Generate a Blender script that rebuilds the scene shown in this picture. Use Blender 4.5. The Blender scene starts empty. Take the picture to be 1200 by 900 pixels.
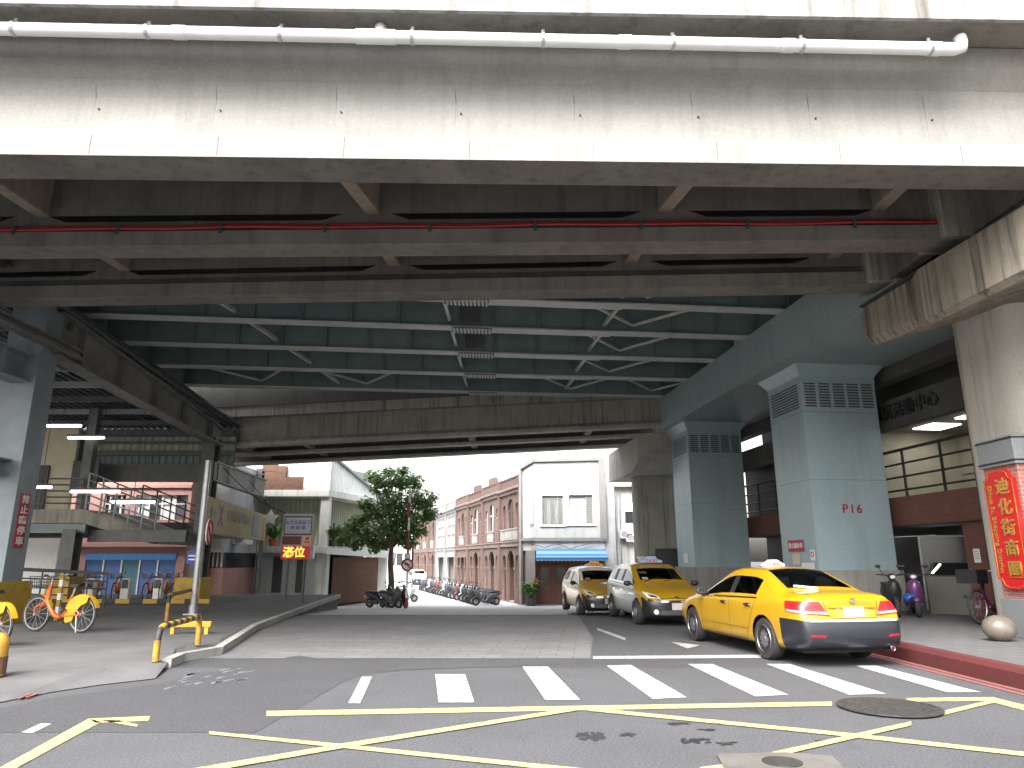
import bpy, bmesh, math, random
from math import sin, cos, tan, atan, pi, radians as R, hypot, atan2
from mathutils import Vector as V, Matrix as MX
from mathutils.bvhtree import BVHTree
random.seed(7)
S = bpy.context.scene
COL = S.collection

# ---------------------------------------------------------------- camera
CAM_H, FPX, TILT = 1.65, 830.0, 13.94          # eye height, focal length in photo pixels, upward tilt
cd = bpy.data.cameras.new('camera'); cam = bpy.data.objects.new('camera', cd); COL.objects.link(cam)
cd.sensor_width = 36.0; cd.lens = FPX / 1200 * 36; cd.clip_end = 3000; cd.clip_start = .05
cam.location = (0, 0, CAM_H); cam.rotation_euler = (R(90 + TILT), 0, 0)
S.camera = cam

# ---------------------------------------------------------------- light: bright overcast
SUN_EL, SUN_AZ = 48.0, 203.0                   # azimuth clockwise from +Y: behind the camera, to the left
w = bpy.data.worlds.new('World'); S.world = w; w.use_nodes = True
nt = w.node_tree; bg = nt.nodes['Background']
sky = nt.nodes.new('ShaderNodeTexSky'); sky.sky_type = 'NISHITA'; sky.sun_disc = False
sky.sun_elevation = R(SUN_EL); sky.sun_rotation = R(SUN_AZ); sky.dust_density = 6; sky.air_density = 1.6; sky.ozone_density = 1
hs = nt.nodes.new('ShaderNodeHueSaturation'); hs.inputs['Saturation'].default_value = .30
nt.links.new(sky.outputs[0], hs.inputs['Color']); nt.links.new(hs.outputs[0], bg.inputs[0])
bg.inputs[1].default_value = .15
sl = bpy.data.lights.new('sun', 'SUN'); sl.energy = 1.25; sl.angle = R(40); sl.color = (1, .98, .96)
so = bpy.data.objects.new('sun', sl); COL.objects.link(so)
sd = V((sin(R(SUN_AZ)) * cos(R(SUN_EL)), cos(R(SUN_AZ)) * cos(R(SUN_EL)), sin(R(SUN_EL))))
so.rotation_euler = sd.to_track_quat('Z', 'Y').to_euler(); so.location = (0, -10, 30)
S.view_settings.view_transform = 'Standard'; S.view_settings.look = 'None'
S.view_settings.exposure = 2.2; S.view_settings.gamma = 1; S.view_settings.use_curve_mapping = False
S.render.engine = 'CYCLES'
S.cycles.max_bounces = 8; S.cycles.diffuse_bounces = 5

# ---------------------------------------------------------------- pixel -> place
def ray(px, py):
    a = atan((py - 450) / FPX); t = R(TILT)
    d = V(((px - 600) / FPX, cos(t) + (py - 450) / FPX * sin(t), sin(t) - (py - 450) / FPX * cos(t)))
    return d
def G(px, py, z=0.0):                          # the point at height z seen at this pixel
    d = ray(px, py); s = (z - CAM_H) / d.z
    return V((d.x * s, d.y * s, z))
def P(px, py, D):                              # the point at distance D (along +Y)
    d = ray(px, py); s = D / d.y
    return V((d.x * s, D, CAM_H + d.z * s))
def gz(y):                                     # the street sinks towards the old town
    return 0 if y < 22 else (-.9 if y > 42 else -.9 * (y - 22) / 20)

# ---------------------------------------------------------------- materials
def _mat(name):
    m = bpy.data.materials.new(name); m.use_nodes = True
    return m, m.node_tree, m.node_tree.nodes['Principled BSDF']
def N(t, typ, **k):
    n = t.nodes.new(typ)
    for a, b in k.items():
        if a in n.inputs: n.inputs[a].default_value = b
        else: setattr(n, a, b)
    return n
def ramp(t, src, stops, cols):
    r = N(t, 'ShaderNodeValToRGB'); e = r.color_ramp.elements
    while len(e) < len(stops): e.new(.5)
    for i, (s, c) in enumerate(zip(stops, cols)):
        e[i].position = s; e[i].color = (*c, 1) if len(c) == 3 else c
    t.links.new(src, r.inputs[0]); return r.outputs[0]
def mixc(t, fac, a, b, mode='MIX'):
    m = N(t, 'ShaderNodeMix', data_type='RGBA', blend_type=mode)
    for s, v in ((0, fac), (6, a), (7, b)):
        if hasattr(v, 'node'): t.links.new(v, m.inputs[s])
        elif s == 0: m.inputs[0].default_value = v
        else: m.inputs[s].default_value = (*v, 1)
    return m.outputs[2]
def coords(t, scale=(1, 1, 1), world=True):
    if world: o = N(t, 'ShaderNodeNewGeometry').outputs['Position']
    else: o = N(t, 'ShaderNodeTexCoord').outputs['Object']
    mp = N(t, 'ShaderNodeMapping'); mp.inputs['Scale'].default_value = scale
    t.links.new(o, mp.inputs[0]); return mp.outputs[0]
def noise(t, vec, scale, detail=6, rough=.6):
    n = N(t, 'ShaderNodeTexNoise', Scale=scale, Detail=detail, Roughness=rough); t.links.new(vec, n.inputs['Vector']); return n.outputs[0]
def bump(t, b, h, strength=.3, dist=.02):
    n = N(t, 'ShaderNodeBump', Strength=strength, Distance=dist); t.links.new(h, n.inputs['Height']); t.links.new(n.outputs[0], b.inputs['Normal'])
def sc(c, k): return tuple(min(1, x * k) for x in c)

def plain(name, col, rough=.5, metal=0, var=.15, nscale=6, coat=0, world=False, bmp=0):
    m, t, b = _mat(name)
    if var:
        n = noise(t, coords(t, world=world), nscale)
        c = ramp(t, n, (.3, .7), (sc(col, 1 - var), sc(col, 1 + var)))
        t.links.new(c, b.inputs['Base Color'])
        if bmp: bump(t, b, n, bmp)
    else: b.inputs['Base Color'].default_value = (*col, 1)
    b.inputs['Roughness'].default_value = rough; b.inputs['Metallic'].default_value = metal
    b.inputs['Coat Weight'].default_value = coat; b.inputs['Coat Roughness'].default_value = .04
    return m
def concrete(name, col, streak=.4, blotch=.35, dark=(.05, .05, .045), rough=.9, sx=2.2, joints=0):
    m, t, b = _mat(name)
    big = noise(t, coords(t, (.6, .6, .6)), 1.3, 8, .65)
    c = ramp(t, big, (.3, .7), (sc(col, 1 - blotch), sc(col, 1 + blotch * .5)))
    fine = noise(t, coords(t, (1, 1, 1)), 22, 6, .7)
    c = mixc(t, .35, c, ramp(t, fine, (.3, .7), (sc(col, .6), sc(col, 1.25))))
    st = noise(t, coords(t, (sx, sx, .12)), 2.0, 7, .62)                 # rain streaks run down
    f = ramp(t, st, (.5, .72), ((0, 0, 0), (streak,) * 3))
    c = mixc(t, f, c, dark)
    if joints:                                                          # shutter-board lines
        v = coords(t, (1, 0, 0)); wv = N(t, 'ShaderNodeTexWave', wave_type='BANDS', bands_direction='X', Scale=joints, Distortion=.0); t.links.new(v, wv.inputs[0])
        c = mixc(t, ramp(t, wv.outputs[0], (.0, .012), ((.45,) * 3, (0, 0, 0))), c, sc(col, .35))
    t.links.new(c, b.inputs['Base Color']); b.inputs['Roughness'].default_value = rough
    bump(t, b, fine, .25, .01)
    return m
def bricks(name, c1, c2, mortar, scale=1.0, world=False, dirt=.3):
    m, t, b = _mat(name)
    cx = N(t, 'ShaderNodeSeparateXYZ'); t.links.new(coords(t, world=world), cx.inputs[0])
    ad = N(t, 'ShaderNodeMath', operation='ADD'); t.links.new(cx.outputs[0], ad.inputs[0]); t.links.new(cx.outputs[1], ad.inputs[1])
    cb = N(t, 'ShaderNodeCombineXYZ'); t.links.new(ad.outputs[0], cb.inputs[0]); t.links.new(cx.outputs[2], cb.inputs[1])
    br = N(t, 'ShaderNodeTexBrick', Scale=scale); br.inputs['Color1'].default_value = (*c1, 1); br.inputs['Color2'].default_value = (*c2, 1); br.inputs['Mortar'].default_value = (*mortar, 1)
    br.inputs['Brick Width'].default_value = .23; br.inputs['Row Height'].default_value = .075; br.inputs['Mortar Size'].default_value = .008
    t.links.new(cb.outputs[0], br.inputs[0])
    n = noise(t, coords(t, (.8, .8, .5), world), 1.6, 7)
    c = mixc(t, ramp(t, n, (.4, .75), ((0, 0, 0), (dirt,) * 3)), br.outputs[0], sc(c1, .45))
    t.links.new(c, b.inputs['Base Color']); b.inputs['Roughness'].default_value = .88
    bump(t, b, br.outputs[1], -.4, .01)
    return m
def emit(name, col, s, base=.5):
    m, t, b = _mat(name); b.inputs['Base Color'].default_value = (*sc(col, base), 1)
    b.inputs['Emission Color'].default_value = (*col, 1); b.inputs['Emission Strength'].default_value = s; return m
def asphalt(name, col, patch=.25):
    m, t, b = _mat(name)
    big = noise(t, coords(t), .55, 8, .62); fine = noise(t, coords(t), 42, 4, .85); mid = noise(t, coords(t, (1, .35, 1)), 3.0, 6, .65)
    c = ramp(t, big, (.3, .7), (sc(col, 1 - patch), sc(col, 1 + patch)))
    c = mixc(t, .6, c, ramp(t, fine, (.40, .60), (sc(col, .25), sc(col, 2.1))))
    c = mixc(t, ramp(t, mid, (.55, .8), ((0, 0, 0), (.4,) * 3)), c, sc(col, .5))
    vo = N(t, 'ShaderNodeTexVoronoi', feature='DISTANCE_TO_EDGE', Scale=.32); wp = N(t, 'ShaderNodeVectorMath', operation='ADD')
    nz = N(t, 'ShaderNodeTexNoise', Scale=2.2, Detail=8); t.links.new(coords(t), nz.inputs['Vector'])
    t.links.new(coords(t), wp.inputs[0]); t.links.new(nz.outputs['Color'], wp.inputs[1]); t.links.new(wp.outputs[0], vo.inputs['Vector'])
    c = mixc(t, ramp(t, vo.outputs[0], (.0, .0035), ((.38,) * 3, (0, 0, 0))), c, sc(col, .35))       # cracks
    t.links.new(c, b.inputs['Base Color']); b.inputs['Roughness'].default_value = .82; bump(t, b, fine, .35, .006)
    return m
def paint_line(name, col, wear=.55, under=(.055, .055, .058)):
    m, t, b = _mat(name)
    n = noise(t, coords(t), 9, 8, .75); n2 = noise(t, coords(t), 1.3, 4, .6)
    c = mixc(t, ramp(t, n2, (.3, .7), ((0,) * 3, (.25,) * 3)), col, sc(col, .6))
    c = mixc(t, ramp(t, n, (.51, .63), ((0,) * 3, (wear,) * 3)), c, under)
    t.links.new(c, b.inputs['Base Color']); b.inputs['Roughness'].default_value = .7; return m
def pavers(name, c1, c2, mortar, scale, bw, rh, rot=0):
    m, t, b = _mat(name)
    mp = N(t, 'ShaderNodeMapping'); mp.inputs['Rotation'].default_value = (0, 0, rot)
    t.links.new(N(t, 'ShaderNodeNewGeometry').outputs['Position'], mp.inputs[0])
    br = N(t, 'ShaderNodeTexBrick', Scale=scale); br.inputs['Color1'].default_value = (*c1, 1); br.inputs['Color2'].default_value = (*c2, 1); br.inputs['Mortar'].default_value = (*mortar, 1)
    br.inputs['Brick Width'].default_value = bw; br.inputs['Row Height'].default_value = rh; br.inputs['Mortar Size'].default_value = .012
    t.links.new(mp.outputs[0], br.inputs[0])
    n = noise(t, coords(t), .9, 8, .65)
    c = mixc(t, ramp(t, n, (.4, .75), ((0,) * 3, (.5,) * 3)), br.outputs[0], sc(c1, .5))
    t.links.new(c, b.inputs['Base Color']); b.inputs['Roughness'].default_value = .75; bump(t, b, br.outputs[1], -.3, .01); return m
def carpaint(name, col, metal=0, rough=.28):
    m, t, b = _mat(name)
    gm = N(t, 'ShaderNodeNewGeometry')      # the inside of the shell is lined dark
    n = noise(t, coords(t, (1, 1, .6), False), 2.4, 7)
    c = mixc(t, ramp(t, n, (.45, .8), ((0,) * 3, (.3,) * 3)), col, sc(col, .55)); c = mixc(t, gm.outputs['Backfacing'], c, (.05, .05, .05))
    t.links.new(c, b.inputs['Base Color']); b.inputs['Metallic'].default_value = metal; b.inputs['Roughness'].default_value = rough
    b.inputs['Coat Weight'].default_value = .7; b.inputs['Coat Roughness'].default_value = .06; return m
def glassy(name, col=(.015, .018, .018), rough=.05):
    m, t, b = _mat(name); b.inputs['Base Color'].default_value = (*col, 1); b.inputs['Roughness'].default_value = rough; b.inputs['Specular IOR Level'].default_value = .7
    return m

def carglass(name):
    m, t, b = _mat(name); out = t.nodes['Material Output']; t.nodes.remove(b)
    tr = N(t, 'ShaderNodeBsdfTransparent'); tr.inputs[0].default_value = (.42, .46, .45, 1); gl = N(t, 'ShaderNodeBsdfGlossy'); gl.inputs['Roughness'].default_value = .02
    fr = N(t, 'ShaderNodeFresnel'); fr.inputs[0].default_value = 1.65; mx = N(t, 'ShaderNodeMixShader')
    t.links.new(fr.outputs[0], mx.inputs[0]); t.links.new(tr.outputs[0], mx.inputs[1]); t.links.new(gl.outputs[0], mx.inputs[2]); t.links.new(mx.outputs[0], out.inputs[0]); return m
M = {}
M['carglass'] = carglass('carglass')
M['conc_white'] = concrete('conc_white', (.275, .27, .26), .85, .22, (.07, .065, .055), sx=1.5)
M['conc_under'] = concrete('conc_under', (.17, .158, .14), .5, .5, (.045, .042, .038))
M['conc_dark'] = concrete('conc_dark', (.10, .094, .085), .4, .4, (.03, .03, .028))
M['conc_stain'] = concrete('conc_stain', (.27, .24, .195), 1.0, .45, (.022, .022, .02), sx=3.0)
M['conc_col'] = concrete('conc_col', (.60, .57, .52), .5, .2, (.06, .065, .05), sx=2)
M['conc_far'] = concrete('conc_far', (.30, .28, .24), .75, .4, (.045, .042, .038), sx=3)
M['conc_bldg'] = concrete('conc_bldg', (.62, .61, .58), .55, .3, (.14, .14, .13), sx=1.6)
M['stucco'] = concrete('stucco', (.40, .41, .42), .6, .25, (.15, .16, .17), sx=1.2)
M['plinth'] = concrete('plinth', (.34, .33, .31), .35, .3)
M['teal'] = concrete('teal', (.30, .375, .375), .22, .10, (.10, .115, .105), .42, 1.6)
M['teal_pale'] = concrete('teal_pale', (.345, .45, .49), .26, .10, (.15, .165, .155), .36, 1.3)
M['teal_dark'] = plain('teal_dark', (.135, .185, .18), .5, 0, .18, 1.1, world=True)
M['flange'] = plain('flange', (.46, .475, .465), .45, 0, .12, 3, world=True)
M['steel'] = plain('steel', (.20, .235, .255), .45, 0, .14, 2, world=True)
M['steel_dark'] = plain('steel_dark', (.075, .078, .078), .5, 0, .3, 3, world=True)
M['galv'] = plain('galv', (.42, .43, .44), .38, .7, .15, 8)
M['black'] = plain('black', (.012, .012, .013), .5, 0, 0)
M['rubber'] = plain('rubber', (.018, .018, .018), .8, 0, .2, 30)
M['dkgrey'] = plain('dkgrey', (.05, .05, .052), .5, 0, .2, 9)
M['grey'] = plain('grey', (.28, .28, .28), .5, 0, .15, 9)
M['pvc'] = plain('pvc', (.66, .67, .68), .35, 0, .06, 4)
M['red'] = plain('red', (.27, .014, .015), .4, 0, .15, 5)
M['redsign'] = plain('redsign', (.42, .009, .01), .3, 0, .05, 3)
M['signred'] = plain('signred', (.36, .015, .04), .45, 0, .1, 3)
M['gold'] = plain('gold', (.62, .42, .10), .3, .7, .1, 5)
M['white'] = plain('white', (.75, .75, .74), .45, 0, .07, 5)
M['cream'] = plain('cream', (.62, .56, .40), .6, 0, .1, 2)
M['yellow'] = plain('yellow', (.38, .235, .014), .5, 0, .22, 4, bmp=.05)
M['barblack'] = plain('barblack', (.02, .02, .02), .5, 0, .2, 6)
M['orange'] = plain('orange', (.50, .10, .01), .35, 0, .12, 5, coat=.3)
M['bikeyellow'] = plain('bikeyellow', (.55, .29, .012), .35, 0, .1, 5, coat=.2)
M['chrome'] = plain('chrome', (.75, .75, .76), .12, 1, 0)
M['alloy'] = plain('alloy', (.30, .30, .31), .3, .8, .1, 8)
M['glass'] = glassy('glass')
M['winglass'] = glassy('winglass', (.03, .034, .036), .18)
M['pale_glass'] = glassy('pale_glass', (.45, .48, .5), .15)
M['wood'] = plain('wood', (.105, .052, .03), .7, 0, .35, 6)
M['leafpot'] = plain('leafpot', (.07, .15, .035), .6, 0, .4, 8)
M['terracotta'] = plain('terracotta', (.42, .13, .06), .8, 0, .2, 8)
M['lampwhite'] = emit('lampwhite', (1, .98, .93), 2.6)
M['ledred'] = emit('ledred', (1, .01, .015), .055, .06)
M['ledtext'] = emit('ledtext', (1, .42, .05), .6)
M['leddark'] = emit('leddark', (.2, .005, .01), .02, .2)
M['screen'] = emit('screen', (.5, .8, .8), .8)

# ---------------------------------------------------------------- mesh builder
class MB:
    def __init__(s): s.b = bmesh.new()
    def poly(s, pts, mi=0):
        vs = [s.b.verts.new(p) for p in pts]
        f = s.b.faces.new(vs); f.material_index = mi; return f
    def box(s, x0, x1, y0, y1, z0, z1, bev=0):
        vs = [s.b.verts.new(p) for p in ((x0, y0, z0), (x1, y0, z0), (x1, y1, z0), (x0, y1, z0), (x0, y0, z1), (x1, y0, z1), (x1, y1, z1), (x0, y1, z1))]
        fs = [s.b.faces.new([vs[i] for i in q]) for q in ((3, 2, 1, 0), (4, 5, 6, 7), (0, 1, 5, 4), (1, 2, 6, 5), (2, 3, 7, 6), (3, 0, 4, 7))]
        if bev:
            es = set(e for f in fs for e in f.edges)
            bmesh.ops.bevel(s.b, geom=list(es), offset=bev, segments=2, affect='EDGES', profile=.5)
        return s
    def loft(s, rings, closed=True, caps=True):
        L = [[s.b.verts.new(p) for p in r] for r in rings]; n = len(L[0])
        for a, c in zip(L, L[1:]):
            for i in range(n if closed else n - 1):
                j = (i + 1) % n; s.b.faces.new((a[i], a[j], c[j], c[i]))
        if caps and closed and n > 2:
            s.b.faces.new(L[0][::-1]); s.b.faces.new(L[-1])
        return s
    def prism(s, pts, vec):                    # extrude a polygon along vec
        v = V(vec); return s.loft([[V(p) for p in pts], [V(p) + v for p in pts]])
    def tube(s, pts, r, n=8, caps=True):
        pts = [V(p) for p in pts]; rr = r if isinstance(r, (list, tuple)) else [r] * len(pts); rings = []
        prev = None
        for i, p in enumerate(pts):
            d = (pts[min(i + 1, len(pts) - 1)] - pts[max(i - 1, 0)]).normalized()
            if prev is None: a = d.orthogonal().normalized()
            else:
                a = prev - d * prev.dot(d)
                a = a.normalized() if a.length > 1e-5 else d.orthogonal().normalized()
            prev = a; c = d.cross(a)
            rings.append([p + (a * cos(2 * pi * k / n) + c * sin(2 * pi * k / n)) * rr[i] for k in range(n)])
        return s.loft(rings, True, caps)
    def bar(s, p, q, w, h, up=(0, 0, 1)):      # rectangular bar from p to q, w across, h along up
        p, q = V(p), V(q); d = (q - p).normalized(); u = V(up); sd_ = d.cross(u)
        if sd_.length < 1e-4: sd_ = d.orthogonal()
        sd_.normalize(); u = sd_.cross(d).normalized()
        o = [sd_ * a * w / 2 + u * c * h / 2 for a, c in ((-1, -1), (1, -1), (1, 1), (-1, 1))]
        return s.loft([[p + k for k in o], [q + k for k in o]])
    def lathe(s, prof, n=24, axis='Z', o=(0, 0, 0)):   # prof: (radius, along)
        rings = []
        for r, a in prof:
            ring = []
            for k in range(n):
                c, d = r * cos(2 * pi * k / n), r * sin(2 * pi * k / n)
                ring.append(V((c, d, a) if axis == 'Z' else ((c, a, d) if axis == 'Y' else (a, c, d))) + V(o))
            rings.append(ring)
        if prof[0][0] > .002 and prof[-1][0] > .002: return s.loft(rings + [rings[0]], True, False)
        return s.loft(rings, True, True)
    def ball(s, c, r, sx=1, sy=1, sz=1, sub=2):
        d = bmesh.ops.create_icosphere(s.b, subdivisions=sub, radius=r)
        for v in d['verts']: v.co = V((v.co.x * sx, v.co.y * sy, v.co.z * sz)) + V(c)
        return s
    def torus(s, c, Rr, r, axis='Y', n=32, k=8):
        rings = []
        for i in range(n):
            a = 2 * pi * i / n; ring = []
            for j in range(k):
                b = 2 * pi * j / k; q = Rr + r * cos(b); u, v_, w_ = q * cos(a), q * sin(a), r * sin(b)
                ring.append(V((u, w_, v_) if axis == 'Y' else ((w_, u, v_) if axis == 'X' else (u, v_, w_))) + V(c))
            rings.append(ring)
        rings.append(rings[0]); L = [[s.b.verts.new(p) for p in r_] for r_ in rings[:-1]]; L.append(L[0])
        for a, c_ in zip(L, L[1:]):
            for i in range(k):
                j = (i + 1) % k; s.b.faces.new((a[i], a[j], c_[j], c_[i]))
        return s
    def corr(s, p, q, z0, z1, pitch=.2, depth=.04, thick=True):   # corrugated sheet standing from p to q (x,y)
        p, q = V((*p, 0)), V((*q, 0)); d = q - p; L = d.length; d.normalize(); nrm = V((d.y, -d.x, 0))
        n = max(2, int(L / pitch)); pts = []
        for i in range(n):
            a = i * L / n; b = L / n
            for f, o in ((0, 0), (.3, 0), (.5, 1), (.8, 1)): pts.append(p + d * (a + b * f) + nrm * o * depth)
        pts.append(q)
        z0f = z0 if callable(z0) else (lambda t: z0); z1f = z1 if callable(z1) else (lambda t: z1)
        lo = [s.b.verts.new((v.x, v.y, z0f((v - p).dot(d) / L))) for v in pts]; hi = [s.b.verts.new((v.x, v.y, z1f((v - p).dot(d) / L))) for v in pts]
        for i in range(len(pts) - 1): s.b.faces.new((lo[i], lo[i + 1], hi[i + 1], hi[i]))
        return s
    def xf(s, mx): bmesh.ops.transform(s.b, matrix=mx, verts=s.b.verts); return s
    def build(s, name, mat, parent=None, world=False, smooth=False, bev=0):
        if world and parent is not None:
            off = V((0, 0, 0)); p = parent
            while p is not None: off += V(p.location); p = p.parent
            bmesh.ops.translate(s.b, verts=s.b.verts, vec=-off)
        if bev: bmesh.ops.bevel(s.b, geom=list(s.b.edges), offset=bev, segments=2, affect='EDGES', clamp_overlap=True)
        bmesh.ops.recalc_face_normals(s.b, faces=s.b.faces)
        me = bpy.data.meshes.new(name); s.b.to_mesh(me); s.b.free()
        mats = mat if isinstance(mat, (list, tuple)) else [mat]
        for m in mats: me.materials.append(M[m] if isinstance(m, str) else m)
        if smooth:
            for f in me.polygons: f.use_smooth = True
            if smooth == 'auto':
                try: me.set_sharp_from_angle(angle=R(35))
                except Exception: pass
        o = bpy.data.objects.new(name, me); COL.objects.link(o)
        if parent is not None: o.parent = parent
        return o

def tag(o, label=None, cat=None, group=None, kind=None):
    for k, v in (('label', label), ('category', cat), ('group', group), ('kind', kind)):
        if v: o[k] = v
    return o
def thing(name, label, cat, loc=(0, 0, 0), rz=0, group=None):
    o = bpy.data.objects.new(name, None); COL.objects.link(o); o.empty_display_size = .3
    o.location = loc; o.rotation_euler = (0, 0, rz); return tag(o, label, cat, group)
def struct(o): o['kind'] = 'structure'; return o
KIDS = {}
def copy_tree(o, parent=None):
    c = o.copy(); COL.objects.link(c)
    if parent is not None: c.parent = parent
    for ch in [k for k in bpy.data.objects if k.parent == o]: copy_tree(ch, c)
    return c
def curve_mesh(cu):
    o = bpy.data.objects.new('tmp', cu); COL.objects.link(o)
    dg = bpy.context.evaluated_depsgraph_get(); me = bpy.data.meshes.new_from_object(o.evaluated_get(dg))
    bpy.data.objects.remove(o); bpy.data.curves.remove(cu); return me
def text(name, body, size, mat, parent, loc, rot=(R(90), 0, 0), ext=.006, align='CENTER', sx=1, bold=0, spacing=1, line=1):
    cu = bpy.data.curves.new(name, 'FONT'); cu.body = body; cu.size = size; cu.extrude = ext; cu.align_x = align; cu.align_y = 'CENTER'; cu.offset = bold; cu.space_character = spacing; cu.space_line = line; cu.resolution_u = 3
    me = curve_mesh(cu); me.name = name; me.materials.clear(); me.materials.append(M[mat])
    me.transform(MX.Diagonal((sx, 1, 1, 1)))
    o = bpy.data.objects.new(name, me); COL.objects.link(o); o.parent = parent; o.location = loc; o.rotation_euler = rot; return o
def arch(x0, x1, z0, z1, rise=None, n=10):     # outline of an arched opening, z1 = crown
    r = (x1 - x0) / 2 if rise is None else rise; c = (x0 + x1) / 2; hw = (x1 - x0) / 2
    return [(x0, z0), (x1, z0)] + [(c + hw * cos(pi * k / n), z1 - r + r * sin(pi * k / n)) for k in range(n + 1)]
def rect(x0, x1, z0, z1): return [(x0, z0), (x1, z0), (x1, z1), (x0, z1)]
def plate(name, outer, holes, thick, mat, parent, y=0.0):    # wall in the XZ plane with real openings, from y to y+thick
    cu = bpy.data.curves.new(name, 'CURVE'); cu.dimensions = '2D'; cu.fill_mode = 'BOTH'; cu.extrude = thick / 2
    for lp in [outer] + holes:
        sp = cu.splines.new('POLY'); sp.points.add(len(lp) - 1); sp.use_cyclic_u = True
        for p, q in zip(sp.points, lp): p.co = (q[0], q[1], 0, 1)
    me = curve_mesh(cu); me.name = name; me.materials.clear(); me.materials.append(M[mat] if isinstance(mat, str) else mat)
    me.transform(MX.Translation((0, y + thick / 2, 0)) @ MX.Rotation(R(90), 4, 'X'))
    o = bpy.data.objects.new(name, me); COL.objects.link(o); o.parent = parent; return o
ORD = ['first', 'second', 'third', 'fourth', 'fifth', 'sixth', 'seventh', 'eighth', 'ninth', 'tenth', 'eleventh', 'twelfth', 'thirteenth', 'fourteenth', 'fifteenth', 'sixteenth', 'seventeenth', 'eighteenth']
# ================================================================ ground, road, pavements
M['asphalt'] = asphalt('asphalt', (.052, .0525, .057), .38)
M['asphalt_dark'] = asphalt('asphalt_dark', (.040, .040, .044), .3)
M['linewhite'] = paint_line('linewhite', (.37, .37, .368), .8)
M['lineyellow'] = paint_line('lineyellow', (.36, .315, .145), .75)
M['linered'] = paint_line('linered', (.30, .07, .06), .8)
M['paver'] = pavers('paver', (.155, .153, .157), (.125, .123, .127), (.07, .07, .07), 1, .62, .31, R(6))
M['paver_light'] = pavers('paver_light', (.11, .11, .115), (.094, .094, .098), (.05, .05, .05), 1, .4, .4, R(6))
M['plaza'] = concrete('plaza', (.095, .094, .097), .0, .45)
M['kerbred'] = concrete('kerbred', (.075, .008, .008), .45, .45, (.04, .022, .022))
M['stone'] = plain('stone', (.115, .10, .08), .35, 0, .25, 7)

YS = [-60, 12, 22, 26, 30, 34, 38, 42, 60, 120, 900]
mb = MB()
XS = [-600, -60, -9, 10, 60, 600]
gv = [[mb.b.verts.new((x, y, gz(y))) for x in XS] for y in YS]
for a, c in zip(gv, gv[1:]):
    for i in range(len(XS) - 1): mb.b.faces.new((a[i], a[i + 1], c[i + 1], c[i]))
struct(mb.build('ground', 'asphalt'))

def sheet(name, rows, mat, dz):            # rows: (y, x0, x1): a sheet lying on the ground
    m = MB(); L = [[m.b.verts.new((x0, y, gz(y) + dz)), m.b.verts.new((x1, y, gz(y) + dz))] for y, x0, x1 in rows]
    for a, c in zip(L, L[1:]): m.b.faces.new((a[0], a[1], c[1], c[0]))
    return struct(m.build(name, mat))
def flat(name, polys, mat, dz):            # marking: pixel polygons lifted onto the ground
    m = MB()
    for pl in polys: m.poly([G(x, y, dz) for x, y in pl])
    return struct(m.build(name, mat))

sheet('street_paving', [(13.0, -5.4, 1.35), (16.2, -5.8, 1.75), (22, -6.7, 2.0), (26, -7.2, 2.0), (30, -7.7, 6), (34, -8.2, 6), (42, -11, 5), (60, -24, -3), (110, -40, -20)], 'paver', .003)
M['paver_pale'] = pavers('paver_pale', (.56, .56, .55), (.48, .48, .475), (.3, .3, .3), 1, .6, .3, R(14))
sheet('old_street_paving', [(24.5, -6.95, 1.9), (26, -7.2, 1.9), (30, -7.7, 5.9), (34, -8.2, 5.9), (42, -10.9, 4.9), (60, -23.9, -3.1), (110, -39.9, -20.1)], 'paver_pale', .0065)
sheet('road_patch', [(11.9, -5.5, 6.9), (12.98, -5.5, 6.95)], 'asphalt_dark', .002)
flat('road_repair', [[(0, 830), (60, 818), (190, 800), (250, 786), (350, 768), (470, 786), (425, 790), (400, 800), (300, 858), (0, 858)]], 'asphalt_dark', .0035)
flat('paving_border', [[(420, 783), (690, 774), (830, 771), (830, 773.5), (690, 777), (420, 787)]], 'asphalt_dark', .0055)

# left forecourt in concrete, right pavement with its red kerb
edge = [(0, 824), (60, 812), (120, 803), (182, 796), (186, 784), (205, 776), (250, 767)]
pts = [G(-700, 830)] + [G(*p) for p in edge] + [V((-6.3, 18, 0)), V((-7.3, 27, 0)), V((-7.9, 33.5, 0)), V((-60, 33.5, 0)), V((-60, 9.8, 0))]
m = MB(); n_f = len(edge) + 1; fr = [m.b.verts.new((p.x, p.y, .012)) for p in pts[:n_f]] ; ri = [m.b.verts.new((p.x - .0, p.y, .12)) for p in pts[n_f:n_f + 3]]
sec = [m.b.verts.new((p.x - (.5 if k > 3 else 0), p.y + 1.6 + .3 * k * 0, .12)) for k, p in enumerate(pts[:n_f])]
for k in range(n_f - 1): m.b.faces.new((fr[k], fr[k + 1], sec[k + 1], sec[k]))
m.b.faces.new((fr[-1], ri[0], sec[-1]))
lf_, rf_ = m.b.verts.new((-60, 33.5, .12)), m.b.verts.new((-60, sec[0].co.y, .12))
m.b.faces.new(sec + ri + [lf_, rf_]); f2 = m.b.verts.new((-60, pts[0].y, .012)); m.b.faces.new((f2, fr[0], sec[0], rf_))
lowv = [m.b.verts.new((v.co.x, v.co.y, -1.2)) for v in [fr[-1]] + ri + [lf_]]; top_ = [fr[-1]] + ri + [lf_]
for k in range(4): m.b.faces.new((top_[k], lowv[k], lowv[k + 1], top_[k + 1]))
struct(m.build('left_pavement', 'plaza'))
PZ = .12
KE = [(6.3, -12), (6.75, 4), (6.68, 9.9), (6.62, 13.0), (6.3, 17), (5.98, 20.5), (5.05, 30), (4.8, 34)]     # kerb line
m = MB(); m.prism([(x + .2, y, -1.5) for x, y in KE] + [(40, 34, -1.5), (40, -12, -1.5)], (0, 0, 1.76)); struct(m.build('right_pavement', 'paver_light'))
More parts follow.
